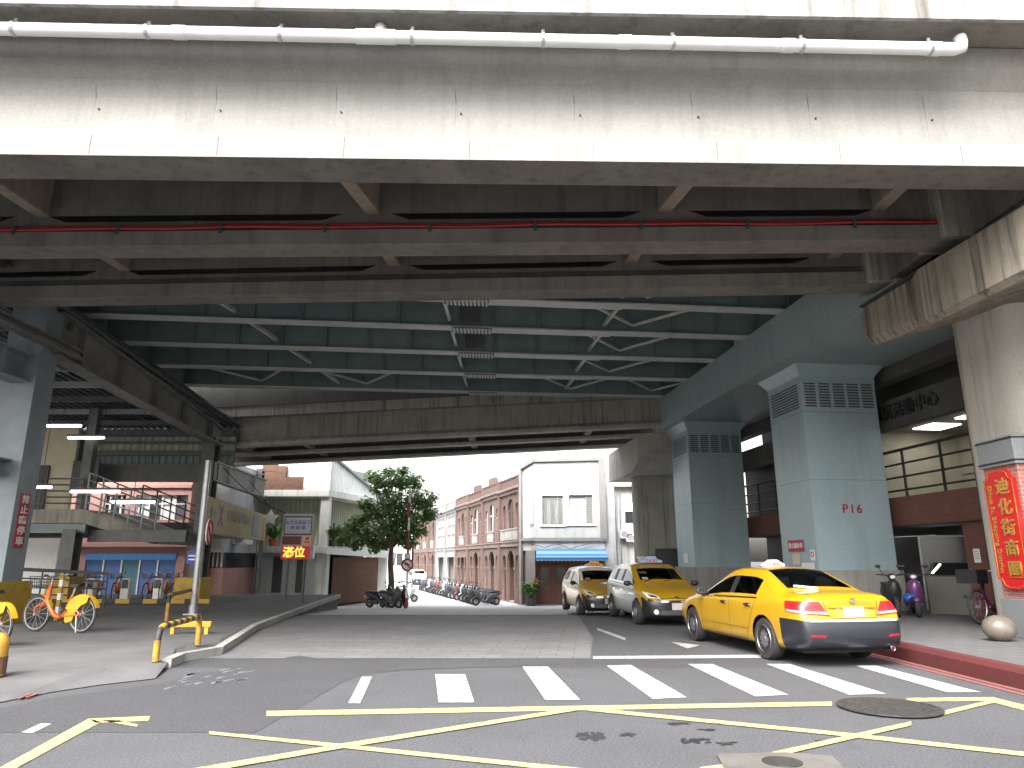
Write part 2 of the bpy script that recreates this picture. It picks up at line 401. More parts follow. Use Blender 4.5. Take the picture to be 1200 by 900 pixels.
m = MB()
for (x0, y0), (x1, y1) in zip(KE, KE[1:]):
    m.loft([[(x, y, -1.4), (x, y, .2), (x + .05, y, .262), (x + .199, y, .268), (x + .199, y, -1.4)] for x, y in ((x0, y0), (x1, y1))], caps=True)
struct(m.build('red_kerb', 'kerbred', smooth=False))
m = MB()
KB = [G(188, 783), G(205, 775.5), G(250, 767)]; KB += [V((-6.3, 18, 0)), V((-7.3, 27, 0)), V((-7.9, 33.4, 0))]
for a, c in zip(KB, KB[1:]): m.bar(a + V((.08, 0, .06)), c + V((.08, 0, .06)), .15, .15)
struct(m.build('left_kerb', 'plinth'))

# painted markings
cw = [[(424, 793), (436, 793), (422, 824), (408, 824)], [(510, 790), (545, 790), (556, 823), (514, 823)], [(612, 781), (642, 781), (680, 820), (639, 820)],
      [(711, 780), (739, 779), (805, 817), (765, 819)], [(806, 778), (835, 778), (924, 814), (885, 816)], [(898, 778), (925, 778), (1039, 813), (995, 814)], [(1002, 780), (1027, 780), (1150, 811), (1110, 811)]]
flat('crosswalk_marking', cw, 'linewhite', .0075)
def stroke(a, c, wa, wc):
    return [(a[0], a[1] - wa / 2), (a[0], a[1] + wa / 2), (c[0], c[1] + wc / 2), (c[0], c[1] - wc / 2)]
yl = [stroke((312, 836), (975, 824.5), 6, 5), stroke((1062, 820), (1166, 819), 4.5, 4.5), stroke((1166, 820.5), (1215, 833), 6, 7),
      [(104, 842), (176, 839), (174, 844.5), (112, 847)], [(104, 842), (118, 846), (8, 906), (-12, 906)], [(117, 844), (140, 844), (162, 849), (160, 851.5)]]
flat('yellow_box_marking', yl, 'lineyellow', .0075)
yd1 = [stroke((245, 858.5), (390, 873), 3.5, 4.5), stroke((390, 873), (790, 914), 4.5, 6), stroke((690, 831), (985, 860), 4, 4.5), stroke((985, 860), (1215, 885), 4.5, 5), stroke((1105, 835.5), (1166, 821), 5, 4)]
flat('yellow_cross_marking', yd1, 'lineyellow', .0095)
yd2 = [stroke((200, 908), (410, 872.5), 7, 5.5), stroke((410, 872.5), (685, 829), 5.5, 4), stroke((897, 886), (1068, 847.5), 6, 5), stroke((820, 902), (866, 896), 6, 6)]
flat('yellow_diagonal_marking', yd2, 'lineyellow', .0115)
flat('white_dash_marking', [[(25, 858), (38, 859), (60, 848), (48, 847.5)]], 'linewhite', .0075)
flat('stop_line_marking', [stroke((695, 770.5), (892, 769), 3.2, 3.6)], 'linewhite', .0095)
flat('arrow_marking', [[(786, 752), (820, 756), (806, 760)], stroke((700, 737), (733, 749), 2.5, 3)], 'linewhite', .0095)
m = MB()
for off in (.13, .30):
    for (x0, y0), (x1, y1) in zip(KE[1:4], KE[2:5]): m.poly([(x0 - off, y0, .0075), (x0 - off + .07, y0, .0075), (x1 - off + .07, y1, .0075), (x1 - off, y1, .0075)][::1])
struct(m.build('red_line_marking', 'linered'))
# white scuffs and damp stains on the asphalt
def blob(cx, cy, rx, ry, seed, n=40):
    rn = random.Random(seed); ph = [rn.uniform(0, 6.3) for _ in range(6)]
    out = []
    for k in range(n):
        a = 2 * pi * k / n; q = 1 + sum(.16 / (j * .6 + .4) * sin((j + 2) * a + ph[j]) for j in range(6)) * .55
        out.append((cx + rx * q * cos(a), cy + ry * q * sin(a)))
    return out
M['damp'] = plain('damp', (.024, .024, .026), .45, 0, .3, 5, world=True)
rn = random.Random(8); dsp = []
for cx, cy, rx, ry, n_ in ((694, 862, 19, 6, 26), (735, 861, 10, 2.6, 10), (815, 868, 20, 3.4, 22), (852, 871, 13, 2.2, 12), (795, 848, 16, 1.6, 12), (828, 855, 12, 1.4, 9), (650, 905, 30, 5, 20), (505, 888, 6, 1.2, 4), (960, 868, 7, 1, 4)):
    for k in range(n_):
        a, q_ = rn.uniform(0, 6.28), rn.random() ** .6; z_ = rn.uniform(.12, .42) * (1.3 - q_)
        dsp.append(blob(cx + rx * q_ * cos(a), cy + ry * q_ * sin(a), rx * z_ + .5, ry * z_ + .25, rn.random(), 14))
for k, pl_ in enumerate(dsp): dsp[k] = pl_
m = MB()
for k, pl_ in enumerate(dsp): m.poly([G(x, y, .0045 + .00001 * k) for x, y in pl_])
struct(m.build('damp_stain', 'damp'))
M['scuff'] = paint_line('scuff', (.15, .155, .17), .95, (.05, .05, .052))
rn = random.Random(3); sc_ = []
for k in range(26):
    x = rn.uniform(188, 290); y = 803 - (x - 188) * .13 + rn.uniform(-9, 7); l = rn.uniform(4, 17)
    sc_.append(stroke((x, y), (x + l, y - l * .22), rn.uniform(.6, 2.2), .5))
flat('chalk_scuff', sc_, 'scuff', .0065)
flat('red_spray_mark', [stroke((22, 818), (42, 810), 2, 1), stroke((30, 817), (44, 812), 1.6, 1)], 'linered', .03)

# manhole cover and concrete drain patch
c = G(1042, 831); r = .55
mh = thing('manhole_cover', 'large round iron manhole cover in the road across a yellow line', 'manhole cover', (c.x, c.y, .02))
M['iron'] = plain('iron', (.075, .072, .07), .5, .6, .3, 14)
m = MB(); m.lathe([(0.001, 0), (r, 0), (r, .012), (r - .05, .016), (r - .05, .008), (.001, .008)], 48); m.build('rim', 'iron', mh)
m = MB()
for k in range(-6, 7):
    t_ = k * .078; h = math.sqrt(max(0, (r - .06) ** 2 - t_ * t_))
    m.box(t_ - .018, t_ + .018, -h, h, .006, .015); m.box(-h, h, t_ - .018, t_ + .018, .006, .0142)
m.build('grid', 'iron', mh)
c = G(905, 893); dc = thing('drain_cover', 'small grey concrete drain slab at the front edge of the road', 'drain cover', (c.x, c.y, .012))
m = MB(); m.prism([(-.5, -.45, 0), (.45, -.5, 0), (.55, .1, 0), (.2, .22, 0), (-.42, .16, 0)], (0, 0, .012)); m.build('slab', 'conc_dark', dc)
m = MB(); m.lathe([(.001, .012), (.16, .012), (.16, .02), (.001, .02)], 24, o=(.05, -.1, 0)); m.build('lid', 'iron', dc)

# ================================================================ the concrete viaduct in front
br = thing('concrete_viaduct', 'pale concrete road viaduct with deep girders spanning the top of the view', 'bridge', (0, 11, 7.4))
def bl(D0, k, x): return D0 + k * x
XL, XR = -26, 9.0
def girder(name, D0, k, x0, x1, mat, prof, parent):   # prof in (dy, z); sweeps along x
    n = 14; rings = []
    for i in range(n + 1):
        x = x0 + (x1 - x0) * i / n; y = bl(D0, k, x)
        rings.append([(x, y + dy, z) for dy, z in prof])
    m = MB(); m.loft(rings); return m.build(name, mat, parent, world=True)
Z0 = 7.6
front = [(0, Z0), (0, Z0 + .36), (.10, Z0 + .44), (.30, Z0 + .56), (.34, Z0 + 1.25), (.30, Z0 + 1.55), (.12, Z0 + 1.80), (.02, Z0 + 2.16), (1.0, Z0 + 2.16), (.9, Z0 + 1.8), (.72, Z0 + 1.5), (.72, Z0 + .55), (.95, Z0 + .36), (.95, Z0)]
front[-1] = (.72, Z0); front[-2] = (.72, Z0 + .36); front[-3] = (.60, Z0 + .55); front[-4] = (.60, Z0 + 1.5)
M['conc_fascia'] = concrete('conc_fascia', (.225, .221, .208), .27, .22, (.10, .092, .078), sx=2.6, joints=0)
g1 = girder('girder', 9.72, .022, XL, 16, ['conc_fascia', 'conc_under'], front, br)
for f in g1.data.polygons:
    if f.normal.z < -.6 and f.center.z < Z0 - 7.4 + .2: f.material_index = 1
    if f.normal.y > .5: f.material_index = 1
inner = [(-.30, Z0), (-.30, Z0 + .30), (-.22, Z0 + .36), (-.09, Z0 + .52), (-.09, Z0 + 1.6), (-.25, Z0 + 2.0), (.25, Z0 + 2.0), (.09, Z0 + 1.6), (.09, Z0 + .52), (.30, Z0 + .30), (.30, Z0)]
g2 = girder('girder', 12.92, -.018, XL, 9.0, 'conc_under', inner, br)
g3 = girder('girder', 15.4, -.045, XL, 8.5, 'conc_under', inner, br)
# joints on the front face
for x in [-18.2 + 1.92 * k for k in range(18)]:
    y = bl(9.72, .022, x); m = MB()
    m.bar((x, y + .318, Z0 + .6), (x + .02, y + .352, Z0 + 1.22), .012, .03); m.bar((x + .02, y + .352, Z0 + 1.22), (x, y + .32, Z0 + 1.5), .01, .03)
    m.build('joint', 'conc_dark', br, world=True); m = MB(); m.box(x + .26, x + .264, y - .003, y + .02, Z0 + .02, Z0 + .36); m.build('joint', 'conc_under', br, world=True)
m = MB()
for x in [-18.2 + 1.92 * k for k in range(18)]:
    y = bl(9.72, .022, x); m.lathe([(.001, y + .3), (.015, y + .3), (.015, y + .36), (.001, y + .36)], 10, 'Y', (x + .1, 0, Z0 + 1.02))
m.build('tie_hole', 'black', br, world=True)
# deck slab with overhang, parapet above
m = MB(); m.loft([[(x, bl(9.17, .022, x), Z0 + 2.18), (x, bl(9.17, .022, x), Z0 + 2.5), (x, 17.2 - .045 * x, Z0 + 2.5), (x, 17.2 - .045 * x, Z0 + 2.18)] for x in (XL, -8, 8, 16)]); m.build('deck', ['conc_under'], br, world=True)
m = MB(); m.loft([[(x, bl(9.10, .022, x), Z0 + 2.155), (x, bl(9.10, .022, x), Z0 + 3.5), (x, bl(9.35, .022, x), Z0 + 3.5), (x, bl(9.168, .022, x), Z0 + 2.155)] for x in (XL, -8, 8, 16)]); m.build('parapet', 'conc_white', br, world=True)
# cross diaphragms between the girders, with their wider soffit
M['conc_brown'] = concrete('conc_brown', (.27, .225, .18), .4, .4, (.06, .055, .05))
for x0, x1, ya, yb in ((-3.25, -2.75, 'a', 'b'), (3.45, 3.0, 'a', 'b'), (-9.6, -9.4, 'a', 'b'), (7.2, 7.2, 'a', 'b'), (-3.0, -2.75, 'b', 'c'), (2.95, 2.75, 'b', 'c'), (-9.4, -9.2, 'b', 'c'), (7.3, 7.3, 'b', 'c')):
    fa = {'a': lambda x: bl(9.72, .022, x) + .66, 'b': lambda x: bl(12.92, -.018, x) + .10}[ya]; fb = {'b': lambda x: bl(12.92, -.018, x) - .1, 'c': lambda x: bl(15.4, -.045, x) - .1}[yb]
    a, c_ = V((x0, fa(x0), 0)), V((x1, fb(x1), 0)); m = MB()
    m.bar(a + V((0, 0, Z0 + 1.45)), c_ + V((0, 0, Z0 + 1.45)), .22, 1.3); m.bar(a + V((0, 0, Z0 + .78)), c_ + V((0, 0, Z0 + .78)), .27, .12)
    m.build('diaphragm', 'conc_brown', br, world=True)
# long black strips added on the inner webs, with sloping ends
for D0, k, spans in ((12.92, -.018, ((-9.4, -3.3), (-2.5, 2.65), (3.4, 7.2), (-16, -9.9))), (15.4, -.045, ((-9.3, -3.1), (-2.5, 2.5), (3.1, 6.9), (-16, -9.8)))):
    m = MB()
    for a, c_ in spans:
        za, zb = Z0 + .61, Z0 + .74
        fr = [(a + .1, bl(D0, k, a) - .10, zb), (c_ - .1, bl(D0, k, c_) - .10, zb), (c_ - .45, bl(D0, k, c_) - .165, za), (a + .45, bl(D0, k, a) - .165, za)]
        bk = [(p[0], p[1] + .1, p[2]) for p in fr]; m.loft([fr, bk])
    m.build('web_strip', 'black', br, world=True)
# end blocks over the pier
for D0, k, x in ((12.92, -.018, 8.2), (15.4, -.045, 7.9)):
    y = bl(D0, k, x); m = MB(); m.box(x, x + 2.6, y - .42, y + .5, Z0 + .02, Z0 + 2.15, .02); m.build('end_block', 'conc_far', br, world=True)
for x, y0, y1 in ((8.75, 10.3, 12.4), (8.35, 13.2, 15.0)):
    m = MB(); m.box(x, x + .25, y0, y1, Z0 + .06, Z0 + 2.1); m.build('end_diaphragm', 'conc_under', br, world=True)
for D0, k in ((10.2, .022), (12.92, -.018), (15.4, -.045)):
    y = bl(D0, k, 8.6); m = MB(); m.box(9.6, 10.2, y - .25, y + .25, 7.42, 7.62); m.build('bearing', 'dkgrey', br, world=True)

# white drain pipe under the overhang
xe = 7.05
pp = lambda x: V((x, bl(9.36, .022, x), Z0 + 1.865 - .0068 * x))
dp = thing('drain_pipe', 'long white plastic drain pipe hung under the viaduct overhang', 'pipe', (0, 9.36, 9.6))
m = MB(); m.tube([pp(-20), pp(-6), pp(xe - .35), pp(xe - .12), pp(xe) + V((0, .0, .04)), pp(xe + .02) + V((0, .02, .13)), pp(xe + .02) + V((0, .03, .24))], .098, 16); m.build('pipe', 'pvc', dp, world=True, smooth=True)
for x in (-2.05,):
    m = MB(); m.tube([pp(x - .35), pp(x + .25)], .112, 16); m.tube([pp(x), pp(x) + V((0, .05, .13)), pp(x) + V((0, .1, .25))], .095, 14); m.build('tee_joint', 'pvc', dp, world=True, smooth='auto')
for x in (-5.1, 1.75, 4.3, 6.6, -12):
    m = MB(); m.tube([pp(x - .1), pp(x + .1)], .108, 16); m.build('coupling', 'pvc', dp, world=True, smooth='auto')
for x in [-17.7 + 2.02 * k for k in range(13)]:
    m = MB(); m.bar(pp(x) + V((0, 0, -.1)), pp(x) + V((0, 0, .19)), .05, .03, (0, 1, 0)); m.tube([pp(x - .025), pp(x + .025)], .116, 14); m.build('bracket', 'galv', dp, world=True)
rc = thing('red_cable_duct', 'thin red cable duct running along the second girder', 'cable duct', (0, 12.6, 7.97))
m = MB(); pr = []
for k in range(60):
    x = -20 + k * 28.8 / 59; pr.append((x, bl(12.92, -.018, x) - .27, Z0 + .375 + .012 * sin(x * 2.1) + .01 * sin(x * .9)))
m.tube(pr, .036, 8); m.tube([(a, b_ + .03, c_ + .055) for a, b_, c_ in pr[::3]], .028, 6); m.build('duct', 'red', rc, world=True, smooth=True)
for x in [-18 + 2.05 * k for k in range(13)]:
    m = MB(); y = bl(12.92, -.018, x) - .3; m.box(x - .03, x + .03, y - .02, y + .12, Z0 + .24, Z0 + .44); m.build('clip', 'dkgrey', rc, world=True)

# ================================================================ its pier at the right, brick-clad, with the hammerhead cap
U = V((-.104, 1, 0)).normalized(); Rt = V((U.y, -U.x, 0))          # along and across the under-bridge street
pier = thing('viaduct_pier', 'stained concrete pier with long hammerhead cap and brick clad foot', 'bridge pier', (10.6, 14.6, .26))
def capx(y): return 8.1 - .104 * (y - 15.5)
m = MB(); rings = []
for y, zb, inset in ((5.0, 6.35, 0), (14.3, 6.3, 0), (14.35, 6.3, .0), (15.3, 6.36, .0), (15.7, 6.5, .12), (15.8, 6.55, .3)):
    x0 = capx(y) + inset; x1 = 13.5 - inset
    rings.append([(x0, y, zb + .18), (x0, y, 7.3), (x1, y, 7.3), (x1, y, zb + .6), (x0 + 2.2, y, zb + .6), (x0 + .12, y, zb)])
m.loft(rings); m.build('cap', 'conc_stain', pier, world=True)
m = MB(); rings = []
for y, zb, o in ((5.0, 6.2, .22), (13.2, 6.14, .22), (13.75, 6.22, .0)):
    x0 = capx(y) - o; rings.append([(x0, y, zb + .1), (x0, y, 7.29), (x0 + 1.6, y, 7.29), (x0 + 1.6, y, zb + .5), (x0 + 1.3, y, zb + .45), (x0 + .12, y, zb)])
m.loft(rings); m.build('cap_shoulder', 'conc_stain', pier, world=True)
m = MB(); a, c_ = V((capx(15.5) + .0, 15.5, 7.34)), V((capx(5) - .25, 5, 7.34)); m.bar(a, c_, .1, .05); m.build('ledge', 'dkgrey', pier, world=True)
m = MB(); rings = []
for z in (.26, 7.05):
    ring = []
    for k in range(28):
        a = 2 * pi * k / 28; cx, sy = cos(a), sin(a); q = .42
        ring.append((11.5 + 1.22 * (abs(cx) ** q) * (1 if cx > 0 else -1), 15.05 + 1.05 * (abs(sy) ** q) * (1 if sy > 0 else -1), z))
    rings.append(ring)
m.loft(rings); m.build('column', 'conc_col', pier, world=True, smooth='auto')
M['brick_clad'] = bricks('brick_clad', (.36, .13, .10), (.27, .095, .075), (.30, .24, .22), 1, True, .25)
M['granite'] = plain('granite', (.17, .175, .185), .4, 0, .3, 60)
m = MB(); m.box(9.33, 11.2, 13.07, 14.02, .95, 3.38, .01); m.build('brick_cladding', 'brick_clad', pier, world=True)
m = MB(); m.box(9.28, 11.24, 13.02, 14.06, .26, .95, .012); m.build('granite_base', 'granite', pier, world=True)
m = MB(); m.box(9.28, 11.24, 13.02, 14.06, 3.38, 3.92, .012); m.build('granite_band', 'granite', pier, world=True)
m = MB()
for z in (3.44, 3.86): m.box(9.265, 11.25, 13.005, 14.07, z, z + .025)
m.build('strap', 'black', pier, world=True)
# red shop-street sign on the cladding
ss = thing('shop_street_sign', 'tall red sign board with gold edge and gold characters on the brick pier', 'sign', (9.285, 13.55, 2.22), R(-90))
W, H = .42, 1.05; out = [(-W, -H), (W, -H)]
def notch(W, H, q=.13):
    o = []
    for sx_, sz_ in ((1, -1), (1, 1), (-1, 1), (-1, -1)):
        cx, cz = sx_ * W, sz_ * H
        arcp = [(cx - sx_ * q * cos(t_), cz - sz_ * q * sin(t_)) for t_ in [R(90 * k / 5) for k in range(6)]]
        o += arcp[::-1] if sx_ * sz_ > 0 else arcp
        if (sx_, sz_) == (1, 1): o += [(W * .35, H + .05), (0, H + .055), (-W * .35, H + .05)]
        if (sx_, sz_) == (-1, -1): o += [(-W * .35, -H - .05), (0, -H - .055), (W * .35, -H - .05)]
    return o
plate('board', notch(W, H), [], .06, 'redsign', ss, -.03)
plate('gold_edge', notch(W - .028, H - .028, .125), [notch(W - .036, H - .036, .123)], .008, 'gold', ss, -.037)
for k, ch in enumerate('迪化街商圈'): text('character', ch, .32, 'gold', ss, (.10, -.038, .76 - .38 * k), ext=.006, bold=.006, sx=1.2)
text('lettering', 'Dihua St. Shopping District', .15, 'gold', ss, (-.26, -.038, 0), (R(90), R(90), 0), .004, bold=.002)
m = MB(); m.ball((0, 0, .225), .275, 1.0, .9, .82, 3)
o = m.build('stone_bollard', 'stone', None, smooth=True); o.location = (8.62, 13.2, .25); tag(o, 'polished rounded stone bollard at the foot of the brick pier', 'bollard')

# ================================================================ the green steel bridge behind
sb = thing('steel_bridge', 'green steel girder bridge with pale bottom flanges under the overpass', 'bridge', (0, 25, 8.7))
DR = [16.9, 19.65, 22.2, 25.0, 27.9, 31.0]; KS = .108
def gy(i, x): return DR[i] + KS * (x - 7.7)
x0, x1 = -19, 8.2
for i in range(6):
    m = MB(); m.bar((x0, gy(i, x0), 9.6), (x1, gy(i, x1), 9.6), .05, 1.75)
    for k in range(19):
        x = x0 + 1 + 1.45 * k; m.box(x - .015, x + .015, gy(i, x) - .17, gy(i, x) - .02, 8.75, 10.4)
    g = m.build('girder', 'teal_dark', sb, world=True)
    m = MB(); m.bar((x0, gy(i, x0), 8.72), (x1, gy(i, x1), 8.72), .40, .05); m.bar((3.2, gy(i, 3.2), 8.685), (-1.9, gy(i, -1.9), 8.685), .5, .022)
    m.b.normal_update(); o = m.build('flange', 'flange', g, world=True)
    m = MB(); xs = -1.9 + .0
    m.bar((xs - .0, gy(i, xs), 8.668), (xs + 1.25, gy(i, xs + 1.25), 8.668), .52, .014)
    if i < 4: m.box(xs + .25, xs + .9, gy(i, xs) - .045, gy(i, xs) - .026, 8.9, 9.6)
    m.build('splice_plate', 'steel_dark', g, world=True)
    m = MB(); m.box(xs + .02, xs + 1.22, gy(i, xs) - .02, gy(i, xs) + .02, 8.64, 8.66)
    for k in range(11):
        x = xs + .06 + k * .11; m.box(x, x + .055, gy(i, x) - .262, gy(i, x) + .24, 8.622, 8.648)
    m.build('bolt_cover', 'flange', g, world=True)
m = MB(); m.loft([[(x, gy(0, x) - 1.6, 10.5), (x, gy(0, x) - 1.6, 10.75), (x, gy(5, x) + 1.2, 10.75), (x, gy(5, x) + 1.2, 10.5)] for x in (x0, 18)]); m.build('deck', 'teal_dark', sb, world=True)
for i in range(5):                        # wind bracing between neighbouring girders: zigzags, with short posts
    for k, xc in enumerate((-15.5, -10.5, -6.2, 2.6, 6.2) if i > 3 else (3.9,)):
        m = MB(); zz = 8.95; yA = lambda x: gy(i, x) + .1; yB = lambda x: gy(i + 1, x) - .15
        m.bar((xc - 2.0, yA(xc - 2), zz), (xc, yB(xc), zz), .075, .075); m.bar((xc, yB(xc), zz + .01), (xc + 2.0, yA(xc + 2), zz + .01), .075, .075)
        m.build('bracing', 'flange', sb, world=True)
    for xc in (-9.0 + .35 * i, -1.95, 3.4 - .2 * i):
        m = MB(); m.bar((xc, gy(i, xc) + .03, 8.9), (xc + .25 * (-1 if xc > 0 else 1 if xc < -3 else 0), gy(i + 1, xc) - .1, 8.97), .1, .12); m.build('strut', 'flange', sb, world=True)

# steel portal pier: cap beam on two boxed columns
sp = thing('steel_pier', 'grey green steel portal pier with two boxed columns, the nearer one numbered P16', 'bridge pier', (9, 25, .26))
def along(p, s, t=0): return V((p[0], p[1], 0)) + U * s + Rt * t
cp = (7.75, 22.0)                                   # cap left face passes here
def capring(s, o=0): 
    a, c_ = along(cp, s, o - .1), along(cp, s, 3.9 - o); return a, c_
m = MB(); rings = []
for s in (-7.5, 10.7):
    a, c_ = capring(s); rings.append([(a.x, a.y, 7.32), (a.x, a.y, 8.72), (c_.x, c_.y, 8.72), (c_.x, c_.y, 7.32)])
m.loft(rings); m.build('cap_beam', 'teal', sp, world=True, bev=.02)
def column(base, name='column'):
    b0 = V((*base, 0)); wd, dp_ = 2.35, 2.1
    q = lambda s, t: along(base, s, t)
    m = MB(); rr = []
    for z, e in ((1.36, 0), (6.55, 0), (7.0, .02), (7.33, .45)):
        ring = []
        for s, t, ds, dt in ((0, 0, -1, -1), (0, wd, -1, 1), (dp_, wd, 1, 1), (dp_, 0, 1, -1)):
            p = q(s + ds * e * .6, t + dt * e * .5); ring.append((p.x, p.y, z))
        rr.append(ring)
    m.loft(rr); c_ = m.build('column', 'teal_pale', sp, world=True, bev=.015)
    m = MB(); ring = []
    for s, t in ((-.1, -.1), (-.1, wd + .1), (dp_ + .1, wd + .1), (dp_ + .1, -.1)): p = q(s, t); ring.append((p.x, p.y, .2))
    m.prism(ring, (0, 0, 1.16)); m.build('plinth', 'plinth', c_, world=True)
    m = MB()                                       # louvred vents at the head of the column
    for r_ in range(9):
        z = 6.08 + r_ * .085
        for k in range(5):
            a, e = q(-.004, .1 + k * .45), q(-.004, .44 + k * .45); m.bar((a.x, a.y, z), (e.x, e.y, z), .02, .045)
        for k in range(1):
            a, e = q(.2, -.004), q(1.9, -.004); m.bar((a.x, a.y, z), (e.x, e.y, z), .02, .045)
    m.build('vent', 'steel_dark', c_, world=True)
    for z in (5.9, 3.9):
        m = MB(); a, e = q(-.002, .0), q(-.002, wd); m.bar((a.x, a.y, z), (e.x, e.y, z), .004, .012); a, e = q(0, -.002), q(dp_, -.002); m.bar((a.x, a.y, z), (e.x, e.y, z), .004, .012); m.build('seam', 'teal_dark', c_, world=True)
    return c_, q
B16, B17 = (8.6, 20.5), (7.42, 29.6)
c16, q16 = column(B16); c17, q17 = column(B17)
ang = atan2(Rt.y, Rt.x)
p = q16(-.012, 1.18); text('number', 'P16', .36, 'signred', c16, V((p.x, p.y, 3.06)) - V(sp.location), (R(90), 0, ang), .004, bold=.004, spacing=1.2)
# notices fixed to the columns
def notice(name, label, q, s, t, z, w_, h_, face, mat, cat='notice', txt=None, tm='white', size=.1, vert=False):
    p = q(s, t); rz = ang if face == 'f' else ang - R(90)
    o = thing(name, label, cat, (p.x, p.y, z), rz)
    m = MB(); m.box(-w_ / 2, w_ / 2, -.012, .0, -h_ / 2, h_ / 2); m.build('panel', mat, o)
    if txt: text('lettering', txt, size, tm, o, (0, -.016, 0), ext=.003, bold=.002)
    return o
notice('no_parking_notice', 'red no parking notice with white characters on the P16 column', q16, 1.15, -.02, 2.05, .92, .34, 's', 'signred', 'notice', '禁止臨停車', 'white', .17)
o = notice('yellow_notice', 'faded yellow notice under the red one on the P16 column', q16, 1.2, -.02, 1.68, .42, .32, 's', 'cream', 'notice')
o = notice('paper_notice', 'small white notice with a red ring at the column edge', q16, .22, -.02, 1.78, .24, .3, 's', 'white', 'notice')
m = MB(); m.torus((0, -.014, .02), .07, .012, 'Y', 20, 6); m.build('ring', 'signred', o)
o = notice('white_notice', 'pale wide notice low on the P16 column just above the taxi roof', q16, .55, -.02, 1.47, .7, .2, 's', 'white', 'notice')
o = notice('taped_paper', 'small white paper taped to the farther steel column', q17, 1.0, -.02, 1.72, .5, .38, 's', 'white', 'notice')

# ================================================================ far ramp bridge and its pier
fb = thing('far_ramp_bridge', 'dark stained concrete ramp bridge crossing low over the far end', 'bridge', (-4, 34, 7))
xl, xr = -15.5, 7.0
def zr(x): return 6.5 + .9 * (x + 13.6) / 18.4
fprof = [(-.25, 0), (-.25, .17), (-.1, .32), (-.1, 1.3), (.1, 1.3), (.1, .32), (.25, .17), (.25, 0)]
M['conc_lip'] = concrete('conc_lip', (.40, .37, .33), .3, .3)
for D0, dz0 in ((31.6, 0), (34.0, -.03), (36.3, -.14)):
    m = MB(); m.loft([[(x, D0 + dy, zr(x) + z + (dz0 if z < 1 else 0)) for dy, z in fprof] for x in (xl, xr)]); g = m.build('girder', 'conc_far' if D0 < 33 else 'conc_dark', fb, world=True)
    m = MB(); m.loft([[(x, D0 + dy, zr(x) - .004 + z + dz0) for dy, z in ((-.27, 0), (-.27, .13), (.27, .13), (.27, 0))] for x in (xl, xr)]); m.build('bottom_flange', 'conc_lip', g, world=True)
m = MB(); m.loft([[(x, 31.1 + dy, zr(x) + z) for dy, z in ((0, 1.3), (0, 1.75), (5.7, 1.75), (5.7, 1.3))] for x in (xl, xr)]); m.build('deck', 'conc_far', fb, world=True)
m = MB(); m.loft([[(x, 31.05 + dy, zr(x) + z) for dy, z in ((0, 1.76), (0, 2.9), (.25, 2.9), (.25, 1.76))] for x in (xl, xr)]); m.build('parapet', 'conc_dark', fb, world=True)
for x in (-9.6, -1.9, -.5 - 12, 3.6):
    for a, e in ((31.72, 33.88), (34.12, 36.18)):
        m = MB(); m.box(x - .15, x + .15, a, e, zr(x) + .12, zr(x) + 1.28); m.build('diaphragm', 'conc_brown', fb, world=True)
fp = thing('far_pier', 'round shouldered concrete pier with wide cap behind the taxis', 'bridge pier', (7.1, 35.6, -.3))
def fx(y): return 5.95 - .104 * (y - 32.1)
m = MB(); rings = []
for y, zb in ((32.2, 6.35), (33.0, 6.1), (34.0, 5.72), (38.6, 5.72), (39.2, 5.9)):
    ins = .35 if y in (32.2, 39.2) else 0
    rings.append([(fx(y) + ins, y, zb), (fx(y) + ins, y, 7.25), (fx(y) + 3.4 - ins, y, 7.25), (fx(y) + 3.4 - ins, y, zb)])
m.loft(rings); m.build('cap', 'conc_lip', fp, world=True)
m = MB(); rings = []
for z in (-.6, 5.8):
    rings.append([(7.12 + 1.02 * (abs(cos(a)) ** .5) * (1 if cos(a) > 0 else -1), 36 + .9 * (abs(sin(a)) ** .5) * (1 if sin(a) > 0 else -1), z) for a in [2 * pi * k / 24 for k in range(24)]])
m.loft(rings); m.build('column', 'conc_far', fp, world=True, smooth='auto')
for y in (32.0, 34.0, 36.2):
    m = MB(); m.box(fx(y) + .6, fx(y) + 1.2, y - .3, y + .3, 7.25, zr(fx(y) + .9) - .01); m.build('bearing_block', 'conc_lip', fp, world=True)
# ================================================================ left: parking structure under the bridge
ps = thing('parking_structure', 'dark steel parking deck with ramps, beams and railings left of the road', 'parking deck', (-13, 24, 0))
def part(name, mat, mb, parent=ps, **k): return mb.build(name, mat, parent, world=True, **k)
def hcol(name, x0, x1, y0, y1, z0, z1, mat):
    m = MB(); m.box(x0, x1, y0, y0 + .05, z0, z1); m.box(x0, x1, y1 - .05, y1, z0, z1); m.box((x0 + x1) / 2 - .03, (x0 + x1) / 2 + .03, y0 + .05, y1 - .05, z0, z1); return part(name, mat, m)
m = MB(); m.box(-13.42, -12.5, 18.0, 18.75, 0, 8.3, .01); nearcol = part('column', 'steel', m)
m = MB(); m.box(-12.62, -12.44, 17.985, 18.3, 7.0, 8.4); m.box(-13.5, -12.42, 17.97, 18.8, 6.7, 6.76); part('end_plate', 'steel', m, nearcol)
m = MB(); m.box(-14.4, -12.36, 17.75, 19.0, 0, 1.13, .03); part('yellow_base', 'yellow', m)
hcol('column', -12.35, -11.85, 28.0, 28.6, 0, 6.4, 'steel_dark')
m = MB(); m.box(-12.75, -11.75, 27.75, 28.8, 0, 1.0, .03); part('yellow_base', 'yellow', m)
hcol('column', -16.55, -16.05, 26.6, 27.1, .9, 2.75, 'steel_dark')
m = MB(); m.box(-16.75, -15.9, 26.4, 27.3, 0, 1.05, .03); part('yellow_base', 'yellow', m)
